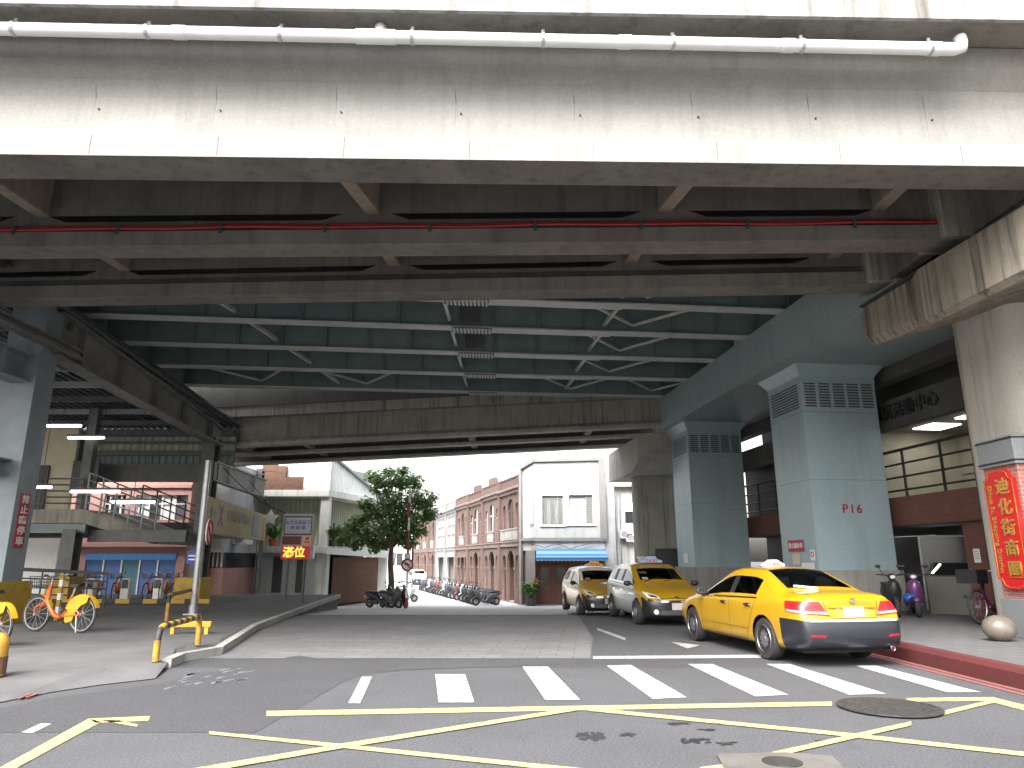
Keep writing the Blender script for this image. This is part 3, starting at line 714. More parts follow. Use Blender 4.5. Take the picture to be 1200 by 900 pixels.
# main sloping I beam from the near column to the far one
A, B = V((-12.55, 18.5, 0)), V((-11.95, 28.2, 0))
def ibeam(p, q, h0, h1, wf, mat, name, ribs=0):
    m = MB(); p, q = V(p), V(q); up0, up1 = V((0, 0, h0)), V((0, 0, h1))
    d = (q - p).normalized(); sd_ = V((d.y, -d.x, 0)).normalized()
    def rr(o, hh): return [o - sd_ * .02, o + sd_ * .02, o + sd_ * .02 + hh, o - sd_ * .02 + hh]
    m.loft([rr(p, up0), rr(q, up1)])
    for e0, e1 in ((V(), V()), (up0 - V((0, 0, .05)), up1 - V((0, 0, .05)))):
        m.loft([[p + e0 - sd_ * wf / 2, p + e0 + sd_ * wf / 2, p + e0 + sd_ * wf / 2 + V((0, 0, .05)), p + e0 - sd_ * wf / 2 + V((0, 0, .05))], [q + e1 - sd_ * wf / 2, q + e1 + sd_ * wf / 2, q + e1 + sd_ * wf / 2 + V((0, 0, .05)), q + e1 - sd_ * wf / 2 + V((0, 0, .05))]])
    for k in range(ribs):
        f = (k + .5) / ribs; o = p.lerp(q, f); hh = up0.lerp(up1, f); m.loft([[o - sd_ * wf * .45 - d * .02, o + sd_ * wf * .45 - d * .02, o + sd_ * wf * .45 + d * .02, o - sd_ * wf * .45 + d * .02], [x + hh for x in (o - sd_ * wf * .45 - d * .02, o + sd_ * wf * .45 - d * .02, o + sd_ * wf * .45 + d * .02, o - sd_ * wf * .45 + d * .02)]])
    return part(name, mat, m)
M['steel_beam'] = plain('steel_beam', (.17, .165, .155), .55, 0, .3, 2, world=True)
ibeam((-12.55, 18.5, 7.05), (-11.95, 28.6, 6.12), 1.25, .72, .5, 'steel_beam', 'beam', 5)
ibeam((-12.9, 6, 6.15), (-12.9, 18.0, 6.15), .75, .75, .55, 'steel', 'beam', 6)
ibeam((-12.55, 9, 7.35), (-12.2, 19.2, 7.1), .25, .25, .35, 'steel_beam', 'beam')
ibeam((-13.1, 12.0, 3.72), (-13.0, 18.0, 3.72), .42, .42, .5, 'steel', 'beam', 3)
ibeam((-11.95, 28.4, 4.7), (-11.0, 31.6, 4.3), .8, .8, .3, 'flange', 'beam', 2)
ibeam((-11.1, 31.6, 0.2), (-11.1, 31.62, 0.2), 4.2, 4.2, .5, 'steel_dark', 'beam')
# dark corrugated roof deck with purlins
m = MB()
n = 70
for k in range(n):
    xa = -34 + k * 22 / n; dx = 22 / n
    for a, c_, za, zb in ((0, .4, 0, 0), (.4, .5, 0, .1), (.5, .9, .1, .1), (.9, 1, .1, 0)):
        m.poly([(xa + dx * a, 14, 8.6 + za), (xa + dx * c_, 14, 8.6 + zb), (xa + dx * c_, 31.25, 7.36 + zb), (xa + dx * a, 31.25, 7.36 + za)])
part('roof_deck', 'steel_dark', m)
for k in range(7):
    y = 19.0 + 1.75 * k; z = 8.5 - (y - 14) * 1.4 / 19.5
    m = MB(); m.box(-34, -12.4, y - .07, y + .07, z - .22, z - .02); part('purlin', 'steel' if k % 2 else 'steel_dark', m)
# back wall at the upper level: strip of corrugated sheet between dark beams
m = MB(); m.corr((-30, 31.3), (-12.3, 31.3), 5.3, 7.45, .3, .05); part('wall_sheet', M['teal_dark'], m)
m = MB(); m.corr((-18.7, 31.2), (-12.3, 31.2), 6.35, 6.95, .3, .05); M['sheet_green'] = plain('sheet_green', (.30, .32, .25), .6, 0, .2, 2, world=True); part('wall_sheet', 'sheet_green', m)
for z0, z1 in ((7.0, 7.25), (6.62, 6.74), (6.1, 6.3), (4.95, 5.75)):
    m = MB(); m.box(-18.7, -12.3, 31.0, 31.15, z0, z1); part('beam', 'steel_dark', m)
# mezzanine: office wall, slab, ramp, railings
m = MB(); m.box(-28, -18.9, 30.5, 30.7, 3.3, 7.3); part('office_wall', 'cream', m)
m = MB(); m.box(-20.6, -19.9, 30.42, 30.5, 3.4, 5.6); part('door', 'dkgrey', m)
m = MB(); m.box(-18.7, -17.6, 30.1, 30.2, 4.6, 5.75); part('dark_panel', 'dkgrey', m)
m = MB(); m.box(-26, -16.0, 26.8, 31, 2.98, 3.48); part('slab', 'conc_far', m)
m = MB(); m.box(-26, -15.9, 26.9, 27.1, 2.62, 2.97); part('beam', 'teal_dark', m)
m = MB(); m.box(-26, -15.9, 28.9, 29.1, 2.55, 2.97); m.box(-26, -15.9, 30.6, 30.8, 2.55, 2.97); part('beam', 'steel_dark', m)
m = MB(); m.loft([[(-16, 26.8, 2.98), (-16, 26.8, 3.48), (-16, 31, 3.48), (-16, 31, 2.98)], [(-13.9, 28.0, 2.25), (-13.9, 28.0, 2.55), (-13.9, 32, 2.55), (-13.9, 32, 2.25)]]); part('ramp_slab', 'conc_far', m)
m = MB(); m.box(-17.5, -11.6, 31.8, 32.1, 2.55, 3.25); part('beam', 'steel_dark', m)
m = MB(); m.box(-16, -12.3, 27.3, 27.5, 2.3, 2.75); part('beam', 'steel_dark', m)
m = MB(); m.box(-16.45, -16.1, 27.0, 27.3, 3.48, 7.4); part('post', 'steel_dark', m)
def railing(p, q, z0, z1, h, nr, npst, mat, name='railing', parent=ps, r=.025):
    m = MB(); p, q = V((*p, 0)), V((*q, 0))
    for k in range(nr):
        f = (k + 1) / nr; m.tube([p + V((0, 0, z0 + h * f)), q + V((0, 0, z1 + h * f))], r, 6)
    for k in range(npst):
        f = k / (npst - 1); o = p.lerp(q, f); zz = z0 + (z1 - z0) * f; m.tube([o + V((0, 0, zz)), o + V((0, 0, zz + h))], r * 1.2, 6)
    return m.build(name, mat, parent, world=True)
railing((-24, 26.9), (-16.2, 26.9), 3.48, 3.48, 1.15, 5, 6, 'steel_dark', r=.03)
railing((-16.0, 26.9), (-13.9, 28.1), 3.5, 2.6, 1.35, 5, 6, 'steel', r=.03)
railing((-16.0, 30.9), (-13.9, 31.9), 3.5, 2.6, 1.3, 4, 5, 'steel_dark', r=.03)
m = MB(); m.box(-32, -20.6, 33.0, 33.2, 0, 3); part('white_wall', 'white', m)
# low fence behind the bicycle
lf = thing('low_fence', 'low dark steel fence with horizontal rails behind the orange bicycle', 'fence', (-15.3, 22.8, .03))
railing((-16.2, 22.0), (-13.0, 23.6), .25, .05, 1.15, 5, 3, 'dkgrey', 'rails', lf, .022)
m = MB(); m.bar((-16.2, 22.0, 1.45), (-13.0, 23.6, 1.22), .06, .1); m.build('top_rail', 'dkgrey', lf, world=True)
# fluorescent tubes
tubes = [(50, 95, 499, 25.5), (80, 122, 513, 27), (83, 140, 576, 26), (131, 181, 588, 27.5), (36, 60, 571, 24.5)]
tl = ['upper left of the lit tubes by the cream office', 'second lit tube right of the upper left one under the roof', 'long lit tube in front of the ramp railing', 'lowest right lit tube in front of the pink house windows', 'lit tube beside the blue grey column above the slab']
for (a, c_, y, D), l in zip(tubes, tl):
    p, q = P(a, y, D), P(c_, y, D); o = thing('tube_lamp', l, 'lamp', ((p.x + q.x) / 2, D, p.z), 0, 'fluorescent tubes in the parking deck')
    h = (q.x - p.x) / 2
    m = MB(); m.tube([(-h, 0, 0), (h, 0, 0)], .045, 10); m.build('tube', 'lampwhite', o)
    m = MB(); m.box(-h - .03, h + .03, -.06, .06, .05, .12); m.tube([(0, 0, .12), (0, 0, max(.5, 7.6 - p.z))], .012, 6); m.build('fitting', 'dkgrey', o)
# vertical red sign on the near column
o = thing('vertical_no_parking_sign', 'narrow vertical red sign with white characters on the left steel column', 'sign', (-12.485, 18.12, 2.65), R(0))
o.location = (-12.498, 18.37, 2.62); o.rotation_euler.z = R(90)
m = MB(); m.box(-.19, .19, -.012, 0, -.68, .68); m.build('panel', 'signred', o)
for k, ch in enumerate('禁止臨停車'): text('character', ch, .225, 'white', o, (0, -.015, .52 - .26 * k), ext=.003, bold=.004, sx=1.35)

# pole with the long beige sign, round sign, street plate
pl = thing('sign_pole', 'tall grey steel pole at the parking entrance carrying the long beige sign', 'pole', (-9.2, 21.4, .12))
m = MB(); m.tube([(0, 0, 0), (0, 0, 4.45)], .085, 14); m.build('pole', 'galv', pl, smooth='auto')
m = MB(); m.box(-.2, .2, -.2, .2, 0, .03); m.tube([(0, 0, .02), (0, 0, .25)], .12, 12); m.build('foot', 'galv', pl)
bs = thing('parking_banner', 'long beige sign with a purple cross over the parking entrance', 'sign', (-9.12, 21.45, 2.95), atan2(9.4, -1.4))
M['beige'] = plain('beige', (.40, .33, .17), .6, 0, .12, 2)
m = MB(); m.box(.0, 9.4, 0, .16, -.52, .56); m.build('board', 'beige', bs)
m = MB(); m.box(8.9, 9.43, -.012, .165, -.50, .54); m.build('end_panel', 'orange', bs)
m = MB(); m.box(6.7, 8.0, -.015, 0, -.40, .42); m.build('dark_panel', 'steel', bs)
M['purple'] = plain('purple', (.34, .10, .27), .5, 0, .1, 5)
text('cross', 'X', .92, 'purple', bs, (1.75, -.01, .04), ext=.006, bold=.012, sx=.95)
text('lettering', '停車', .34, 'steel', bs, (.72, -.01, .08), ext=.004, sx=1)
text('lettering', '台北橋下停車場入口', .42, 'grey', bs, (4.4, -.01, .12), ext=.004, sx=1)
m = MB(); m.tube([(9.3, .1, -2.6), (9.3, .1, .5)], .09, 8); m.build('post', 'steel_dark', bs)
rs = thing('round_no_entry_sign', 'round red ringed traffic sign on the grey entrance pole', 'traffic sign', (-8.93, 21.3, 2.45), R(101))
rs.scale = (1.25,) * 3
m = MB(); m.lathe([(.001, -.012), (.3, -.012), (.3, .012), (.001, .012)], 28, 'Y'); m.build('disc', 'white', rs)
m = MB(); m.torus((0, -.014, 0), .26, .035, 'Y', 28, 6); m.build('ring', 'signred', rs)
m = MB(); m.bar((-.17, -.016, .17), (.17, -.016, -.17), .03, .05); m.build('bar', 'dkgrey', rs)
sn = thing('blue_street_plate', 'small blue plate on the dark column beside the pole', 'sign', (-9.72, 22.2, 1.72))
M['blue'] = plain('blue', (.03, .07, .28), .5, 0, .08, 4)
m = MB(); m.box(-.18, .18, -.015, .015, -.2, .2); m.build('plate', 'blue', sn)
m = MB(); m.box(-.12, .12, -.02, -.012, .03, .07); m.box(-.12, .12, -.02, -.012, -.08, -.04); m.build('print', 'white', sn)
# LED parking sign
ls = thing('parking_led_sign', 'grey parking sign box with glowing red display on two legs', 'sign', (-8.0, 27, 0), R(6))
m = MB(); m.box(-.56, .56, 0, .26, 1.66, 3.34, .02); m.build('housing', 'grey', ls)
m = MB(); m.tube([(-.3, .13, -.3), (-.3, .13, 1.68)], .05, 10); m.tube([(.3, .13, -.3), (.3, .13, 1.68)], .05, 10); m.build('leg', 'dkgrey', ls)
m = MB(); m.box(-.5, .5, -.02, 0, 2.55, 3.24); m.build('top_bezel', 'black', ls)
M['signgrey'] = plain('signgrey', (.30, .30, .33), .4, 0, .06, 4)
m = MB(); m.box(-.47, .47, -.03, -.02, 2.6, 3.19); m.build('top_panel', 'signgrey', ls)
text('lettering', '台北大橋橋下\n停 車 場', .155, 'blue', ls, (0, -.035, 2.9), ext=.003, bold=.003, line=1.3)
m = MB(); m.box(-.53, .14, -.02, 0, 2.2, 2.5); m.build('count_display', 'leddark', ls)
m = MB(); m.box(.2, .5, -.02, 0, 2.2, 2.5); m.build('symbol_panel', 'bikeyellow', ls)
m = MB(); m.box(.3, .44, -.028, -.02, 2.36, 2.48); m.box(.26, .46, -.028, -.02, 2.26, 2.32); m.build('symbol', 'signred', ls)
m = MB(); m.box(-.55, .5, -.03, 0, 1.68, 2.14); m.build('display', 'ledred', ls)
text('lit_characters', '滿位', .40, 'ledtext', ls, (-.08, -.035, 1.9), ext=.004, bold=.008)
st = thing('star_lamp', 'small white star shaped lamp hanging beside the beige sign', 'lamp', P(317, 607, 29), 0)
pts = []
for k in range(10):
    r_ = .34 if k % 2 == 0 else .17; a = pi / 2 + k * pi / 5; pts.append((r_ * cos(a), r_ * sin(a)))
plate('star', pts, [], .12, 'white', st, -.06)
m = MB(); m.tube([(0, 0, .3), (-.5, 0, .95), (-1.0, 0, 1.5)], .012, 5); m.build('cord', 'black', st)
cb = thing('overhead_cable', 'thin black cable sagging from the parking deck to the sign box', 'cable', (-10, 27.5, 4))
a, c_ = P(262, 548, 28.8), V((-8.5, 27.1, 3.34)); m = MB(); m.tube([a.lerp(c_, k / 10) - V((0, 0, .25 * sin(pi * k / 10))) for k in range(11)], .018, 6); m.build('cable', 'black', cb, world=True)

# hooped barriers, bollard, stop bar
def stripes(name, c1, c2, sc_):
    m, t, b = _mat(name); cx = N(t, 'ShaderNodeTexCoord').outputs['Object']; wv = N(t, 'ShaderNodeTexWave', wave_type='BANDS', bands_direction='X', Scale=sc_); t.links.new(cx, wv.inputs[0])
    n_ = noise(t, cx, 14, 6, .7); c_ = ramp(t, wv.outputs[0], (.49, .51), (c1, c2)); c_ = mixc(t, ramp(t, n_, (.6, .72), ((0,) * 3, (.6,) * 3)), c_, (.12, .07, .03))
    t.links.new(c_, b.inputs['Base Color']); b.inputs['Roughness'].default_value = .6; return m
M['hazard'] = stripes('hazard', (.02, .02, .02), (.36, .215, .025), .95)
M['hazard_bar'] = stripes('hazard_bar', (.02, .02, .02), (.38, .25, .015), .32)
M['rustyellow'] = plain('rustyellow', (.33, .18, .02), .6, 0, .5, 5)
def hoop(label, p, q, h, r=.055):
    p, q = V(p), V(q); L = (q - p).length; o = thing('hoop_barrier', label, 'barrier', p, atan2(q.y - p.y, q.x - p.x), 'hooped steel barriers along the forecourt')
    cpt = [(0, 0, h - .2)] + [(.2 - .2 * cos(R(a)), 0, h - .2 + .2 * sin(R(a))) for a in (20, 45, 70, 90)]
    pts = cpt + [(L - x, y, z) for x, y, z in cpt[::-1]]
    m = MB(); m.tube(pts, r, 12); m.build('hoop', 'hazard', o, smooth='auto')
    for x in (0, L): m = MB(); m.tube([(x, 0, 0), (x, 0, h - .19)], r * 1.02, 12); m.build('leg', 'rustyellow', o, smooth='auto')
    return o
hoop('nearest hooped barrier with yellow and black bands by the kerb', G(182, 775, PZ), G(226, 757, PZ) + V((0, .2, 0)), .50, .05)
hoop('farther hooped barrier leaning beside the grey pole base', G(195, 728, PZ), G(224, 716, PZ), .64, .05)
o = thing('floor_barrier', 'low plain yellow floor bar behind the near hooped barrier', 'barrier', G(222, 743, PZ), 0)
m = MB(); m.box(-.45, .45, -.05, .05, .14, .26, .01); m.box(-.4, -.32, -.04, .04, 0, .15); m.box(.32, .4, -.04, .04, 0, .15); m.build('bar', 'yellow', o)
o = thing('wheel_stop_bar', 'long low black and yellow striped bar at the back of the forecourt', 'barrier', G(160, 708, PZ), 0)
m = MB(); m.box(-3.0, 2.6, -.06, .06, .02, .18, .01); m.build('bar', 'hazard_bar', o)
o = thing('rusty_bollard', 'short rusty yellow bollard at the left edge of the forecourt', 'bollard', G(-8, 792, PZ), 0)
m = MB(); m.lathe([(.001, 0), (.13, 0), (.13, .42), (.11, .5), (.06, .55), (.001, .56)], 18); m.build('post', 'rustyellow', o, smooth='auto')
m = MB(); m.lathe([(.135, .03), (.14, .03), (.14, .25), (.135, .25)], 18); m.build('rust_band', 'wood', o)
o = thing('striped_post', 'yellow and white striped marker post behind the orange bicycle', 'bollard', G(66, 727, PZ), 0)
for k in range(7): m = MB(); m.box(-.045, .045, -.045, .045, k * .17, k * .17 + .17); m.build('band', 'yellow' if k % 2 == 0 else 'white', o)

# ================================================================ left: pink shop house with blue shutters
M['pink'] = concrete('pink', (.48, .275, .245), .25, .15, (.3, .18, .16))
M['shutter'] = plain('shutter', (.06, .14, .36), .45, .2, .08, 3)
M['shutter_green'] = plain('shutter_green', (.05, .17, .23), .45, .2, .08, 3)
M['bluehead'] = plain('bluehead', (.05, .22, .52), .45, 0, .06, 3)
D = 34.2; ph = thing('pink_shop_house', 'pink rendered shop house with blue roller shutters behind the hire bikes', 'house', (-18, D, -.2))
X = lambda px, y=660: P(px, y, D).x
Zp = lambda py: P(300, py, D).z
xa, xb = X(96), X(216)
wx0, wx1, wz0, wz1 = X(150), X(212), Zp(609), Zp(580)
o = plate('wall', rect(xa - 4, xb, -.4, 6.2), [rect(X(100), X(206), -.38, Zp(650)), rect(wx0, wx1, wz0, wz1), rect(X(112), X(138), wz0 + .1, wz1)], .3, 'pink', ph, 0)
o.location = -V(ph.location) + V((0, D, 0))
def w2(o): o.location = -V(ph.location); return o
m = MB(); m.box(xa - 4, xb, D + .3, D + 8, -.4, 6.2); part('rear_block', 'pink', m, ph)
m = MB(); m.box(xa - .3, xb + .1, D - .18, D, Zp(641), Zp(636)); m.box(xa - 3, xb, D - .1, D, 5.0, 5.15); part('ledge', 'pink', m, ph)
m = MB(); m.box(X(100), X(206), D - .06, D + .1, Zp(656), Zp(649)); part('shutter_box', 'bluehead', m, ph)
xs_ = [X(100 + 106 * k / 5) for k in range(6)]
for k in range(5):
    m = MB(); z = -.4
    while z < Zp(656): m.box(xs_[k], xs_[k + 1], D + .06, D + .1, z, z + .085); m.box(xs_[k], xs_[k + 1], D + .075, D + .1, z + .085, z + .1); z += .1
    part('roller_shutter', 'shutter_green' if k == 2 else 'shutter', m, ph)
for x in xs_[1:-1]:
    m = MB(); m.box(x - .035, x + .035, D + .01, D + .059, -.4, Zp(656)); part('shutter_rail', 'galv', m, ph)
for a, c_ in ((wx0, wx1), (X(112), X(138))):
    m = MB(); m.box(a, c_, D + .15, D + .18, wz0, wz1); f = part('window', 'winglass', m, ph)
    m = MB(); nn = 4
    for k in range(nn + 1):
        x = a + (c_ - a) * k / nn; m.box(x - .04, x + .04, D + .09, D + .149, wz0, wz1)
    m.box(a, c_, D + .095, D + .14, wz0 + (wz1 - wz0) * .62, wz0 + (wz1 - wz0) * .66); part('frame', 'white', m, f)
for k, (a, c_) in enumerate(((0, .25), (.5, .75))):
    m = MB(); m.box(wx0 + (wx1 - wx0) * a, wx0 + (wx1 - wx0) * c_, D + .142, D + .148, wz0, wz1); part('blind', 'white', m, ph)
m = MB(); m.bar((X(165), D - .05, Zp(637)), (X(188), D - .05, Zp(637)), .05, .1); part('dark_vent', 'dkgrey', m, ph)
# narrow red shop with barred window between
D2 = 36; rsx0, rsx1 = P(217, 660, D2).x, P(262, 660, D2).x
rh = thing('red_tiled_shop', 'narrow red tiled shop front with white bars beside the pink house', 'shop', (rsx0, D2, -.4))
m = MB(); m.box(rsx0, rsx1, D2, D2 + 6, -.6, 1.25); part('wall', M['pink'], m, rh)
M['redtile'] = plain('redtile', (.40, .06, .05), .4, 0, .15, 6, world=True)
m = MB(); m.box(rsx0, rsx1 - .6, D2 - .05, D2, -.6, 1.25); part('tiled_front', 'redtile', m, rh)
m = MB(); m.box(rsx0, rsx1, D2 + .1, D2 + 6, 1.25, 2.0); part('window', 'winglass', m, rh)
m = MB()
for k in range(9): x = rsx0 + .1 + k * (rsx1 - rsx0 - .2) / 8; m.box(x - .03, x + .03, D2 - .02, D2 + .05, 1.3, 2.0)
part('bars', 'white', m, rh)
m = MB(); m.box(rsx0 - .1, rsx1, D2 - .3, D2 + 6, 2.0, 2.2); m.box(rsx0, rsx1, D2, D2 + 6, 2.2, 6.5); part('upper_wall', 'stucco', m, rh)

# ================================================================ left: pale veranda house with corrugated walls
D = 39.5; vh = thing('veranda_house', 'pale three storey house with corrugated walls and open verandas beside the tree', 'house', (-12, D, -.7))
xc = P(381, 600, D).x; xl_ = P(246, 600, D).x; Zv = lambda py: P(381, py, D).z
sd2 = V((.275, 1, 0)).normalized(); Ls = 7.9; e = V((xc, D, 0)) + sd2 * Ls
M['corr_white'] = plain('corr_white', (.62, .65, .62), .5, 0, .1, 1.2, world=True)
M['corr_green'] = plain('corr_green', (.34, .35, .26), .55, 0, .16, 1.2, world=True)
def vpoly(pts, z0, z1, mat, name): m = MB(); m.prism([(x, y, z0) for x, y in pts], (0, 0, z1 - z0)); return part(name, mat, m, vh)
foot = [(xl_, D), (xc, D), (e.x, e.y), (xl_, e.y)]
vpoly([(xl_ - .2, D - .25), (xc + .2, D - .25), (e.x + .25, e.y), (xl_ - .2, e.y)], Zv(582), Zv(574.5), 'conc_bldg', 'floor_slab')
vpoly([(xl_ - .2, D - .25), (xc + .25, D - .25), (e.x + .3, e.y), (xl_ - .2, e.y)], Zv(648), Zv(640), 'conc_bldg', 'floor_slab')
inn = [(xl_, D + 1.3), (xc - .9, D + 1.3), (e.x - 1, e.y), (xl_, e.y)]
m = MB(); m.corr((xl_, D + 1.2), (xc - .6, D + 1.2), Zv(640), Zv(582), .24, .05); m.corr((xc - .6, D + 1.2), (e.x - .9, e.y), Zv(640), Zv(582), .24, .05); part('veranda_wall', 'corr_green', m, vh)
m = MB(); m.corr((xl_, D + .3), (xc - .15, D + .3), Zv(574.5), 7.6, .3, .05); part('upper_wall', 'corr_white', m, vh)
m = MB(); m.corr((xc + .1, D + .35), (e.x, e.y), Zv(574.5), lambda t: 7.3 - 2.05 * t, .3, .05); part('upper_wall', 'corr_white', m, vh)
m = MB(); m.bar((xc + .12, D + .3, 7.32), (e.x + .1, e.y, 5.27), .3, .12); part('roof_edge', 'steel', m, vh)
for (x, y, a) in ((xc, D, .24), (e.x - .1, e.y - .2, .2)):
    m = MB(); m.box(x - a, x + a, y - .1, y + .4, Zv(640), Zv(582)); part('column', 'conc_bldg', m, vh)
m = MB(); m.box(xc - .24, xc + .2, D - .05, D + .32, Zv(574.5), 7.6); part('column', 'conc_bldg', m, vh)
m = MB(); m.box(xc - .3, xc + .3, D - .1, D + .5, -.8, Zv(648)); part('column', 'conc_bldg', m, vh)
m = MB(); m.box(xl_, xc - .3, D + 1.0, D + 1.2, -.8, Zv(648)); part('shop_front', M['pale_glass'], m, vh)
m = MB(); m.prism([(xc + .2, D + 1.6, -.8), (e.x - .2, e.y, -.8), (e.x - 4, e.y, -.8)], (0, 0, 2.6)); part('shop_interior', 'wood', m, vh)
m = MB()
for k in range(4): 
    x = xl_ + .8 + k * 1.3; m.box(x, x + .5, D + .92, D + .99, -.1, Zv(652))
part('door', 'dkgrey', m, vh)
vpoly([(xl_, D + 2.5), (xc - .9, D + 2.5), (e.x - 1.4, e.y), (xl_, e.y)], -.8, 7.2, 'conc_far', 'core')
# shop canopy facing the street
sc1 = thing('street_canopy', 'white flat shop canopy on a square post beside the tree trunk', 'canopy', (-7.5, 41, -.7))
a, c_ = P(382, 647, 39), P(455, 650, 42)
m = MB(); m.loft([[(a.x, 39, 1.95), (a.x, 39, 2.3), (a.x, 41.5, 2.3), (a.x, 41.5, 1.95)], [(c_.x, 42, 1.75), (c_.x, 42, 2.1), (c_.x, 45, 2.1), (c_.x, 45, 1.75)]]); m.build('roof', 'white', sc1, world=True)
m = MB(); m.box(c_.x - .55, c_.x - .1, 42.0, 42.4, -.7, 1.76); m.build('post', 'white', sc1, world=True)
# wood and junk on the slab, plants, air conditioners
jz = Zv(574.5)
o = thing('wood_panel', 'brown wooden panel leaning on the veranda roof slab', 'panel', (P(333, 570, 39.4).x, 39.4, jz)); m = MB(); m.box(-1.0, 1.05, -.05, .05, 0, .72, .01); m.build('panel', 'wood', o)
for k, (px, w_, h_) in enumerate(((316, .8, 1.5), (330, .55, 1.35), (306, .5, 1.2))):
    o = thing('scrap_crate', ['tall brown crate stacked behind the wooden panel', 'smaller crate right of the tall crate behind the panel', 'dark crate at the left end behind the wooden panel'][k], 'crate', (P(px, 560, 39.62).x, 39.62 + .0 * k, jz), 0, 'crates stacked on the slab')
    m = MB(); m.box(-w_ / 2, w_ / 2, -.16, .13, 0, h_, .02); m.box(-w_ / 2 - .02, w_ / 2 + .02, -.175, -.161, h_ * .3, h_ * .36); m.box(-w_ / 2 - .02, w_ / 2 + .02, -.175, -.161, h_ * .7, h_ * .76); m.build('crate', 'wood' if k < 2 else 'dkgrey', o)
def potplant(label, x, y, z, r_, n_, seed, pot='dkgrey'):
    o = thing('potted_plant', label, 'plant', (x, y, z), 0, 'potted plants on the veranda edge'); rn = random.Random(seed)
    m = MB(); m.lathe([(.001, 0), (r_ * .45, 0), (r_ * .6, r_ * .9), (r_ * .5, r_ * .9), (.001, r_ * .8)], 14); m.build('pot', pot, o)
    m = MB()
    for k in range(n_):
        a = rn.uniform(0, 2 * pi); l = r_ * rn.uniform(1.4, 2.6); up = rn.uniform(.5, 1.5); d = V((cos(a), sin(a), 0)); s_ = V((-sin(a), cos(a), 0)) * r_ * .14
        b0 = V((0, 0, r_ * .85)); p1 = b0 + d * l * .45 + V((0, 0, l * up * .6)); p2 = b0 + d * l + V((0, 0, l * up * .55))
        m.poly([b0 - s_ * .5, b0 + s_ * .5, p1 + s_, p1 - s_]); m.poly([p1 - s_, p1 + s_, p2])
    m.build('leaves', 'leafpot', o); return o
potplant('spiky green plant in a red pot on the veranda edge', P(320, 638, 39.5).x, 39.45, Zv(640), .42, 60, 1, 'terracotta')
for k, px in enumerate((393, 405, 418, 430)):
    t_ = (px - 385) / 70; q = V((xc + .25, D - .1, 0)) + sd2 * (t_ * 5)
    potplant(f'dark bushy plant, {ORD[k]} right of the veranda corner column', q.x, q.y, Zv(640), .4, 70, 10 + k)
def ac(label, x, y, z, rz=0, s=1):
    o = thing('air_conditioner', label, 'air conditioner', (x, y, z), rz, 'outdoor air conditioner units')
    m = MB(); m.box(-.45 * s, .45 * s, -.15 * s, .15 * s, 0, .6 * s, .015); m.build('case', 'white', o)
    m = MB(); m.lathe([(.001, -.16 * s), (.23 * s, -.16 * s), (.23 * s, -.14 * s), (.001, -.14 * s)], 24, 'Y', (-.14 * s, 0, .3 * s)); m.build('fan_grille', 'grey', o)
    m = MB()
    for a in (-.35, .3): m.box(a * s, a * s + .04, -.14 * s, .3 * s, -.06, 0)
    m.build('bracket', 'galv', o); return o
ac('white outdoor unit below the beige sign', P(284, 638, 37).x, 37, P(284, 638, 37).z, 0, 1.05)
ac('white outdoor unit behind the legs of the red display sign', P(343, 655, 38.8).x, 38.8, P(343, 655, 38.8).z, 0, 1)
ac('white outdoor unit right of the display sign legs', P(358, 655, 38.8).x, 38.8, P(358, 655, 38.8).z, 0, 1)

# ================================================================ old street: ten brick arcade houses
GZ = -.9; HS = 1.118
M['brick_a'] = bricks('brick_a', (.115, .064, .052), (.088, .046, .037), (.14, .115, .105), 1, False, .3)
M['brick_b'] = bricks('brick_b', (.13, .077, .065), (.10, .057, .047), (.155, .13, .118), 1, False, .25)
M['house_white'] = concrete('house_white', (.27, .27, .265), .45, .2, (.25, .25, .24))
M['trim'] = concrete('trim', (.18, .135, .118), .5, .3, (.18, .14, .12))
M['trim_grey'] = concrete('trim_grey', (.21, .205, .20), .5, .3, (.14, .13, .12))
P0 = V((.56, 43.15, 0)); Hu = V((-.281, 1, 0)).normalized(); Hn = V((Hu.y, -Hu.x, 0)); HRZ = atan2(-Hu.y, -Hu.x); HW = 4.38 * HS
names = ['brick arcade house beside the white corner building, with white balcony panels', 'second brick arcade house from the corner, with a green glazed arched window', 'third brick arcade house from the corner, white box under its arch window', 'fourth brick arcade house from the corner, square grey lintel over its doors',
         'nearer of the two pale rendered houses with gridded windows', 'farther of the two pale rendered houses with gridded windows', 'seventh brick house, just beyond the two pale houses', 'eighth brick house in the row, beyond the pale houses', 'ninth brick house in the row, near the red traffic sign', 'last brick house of the arcade row']
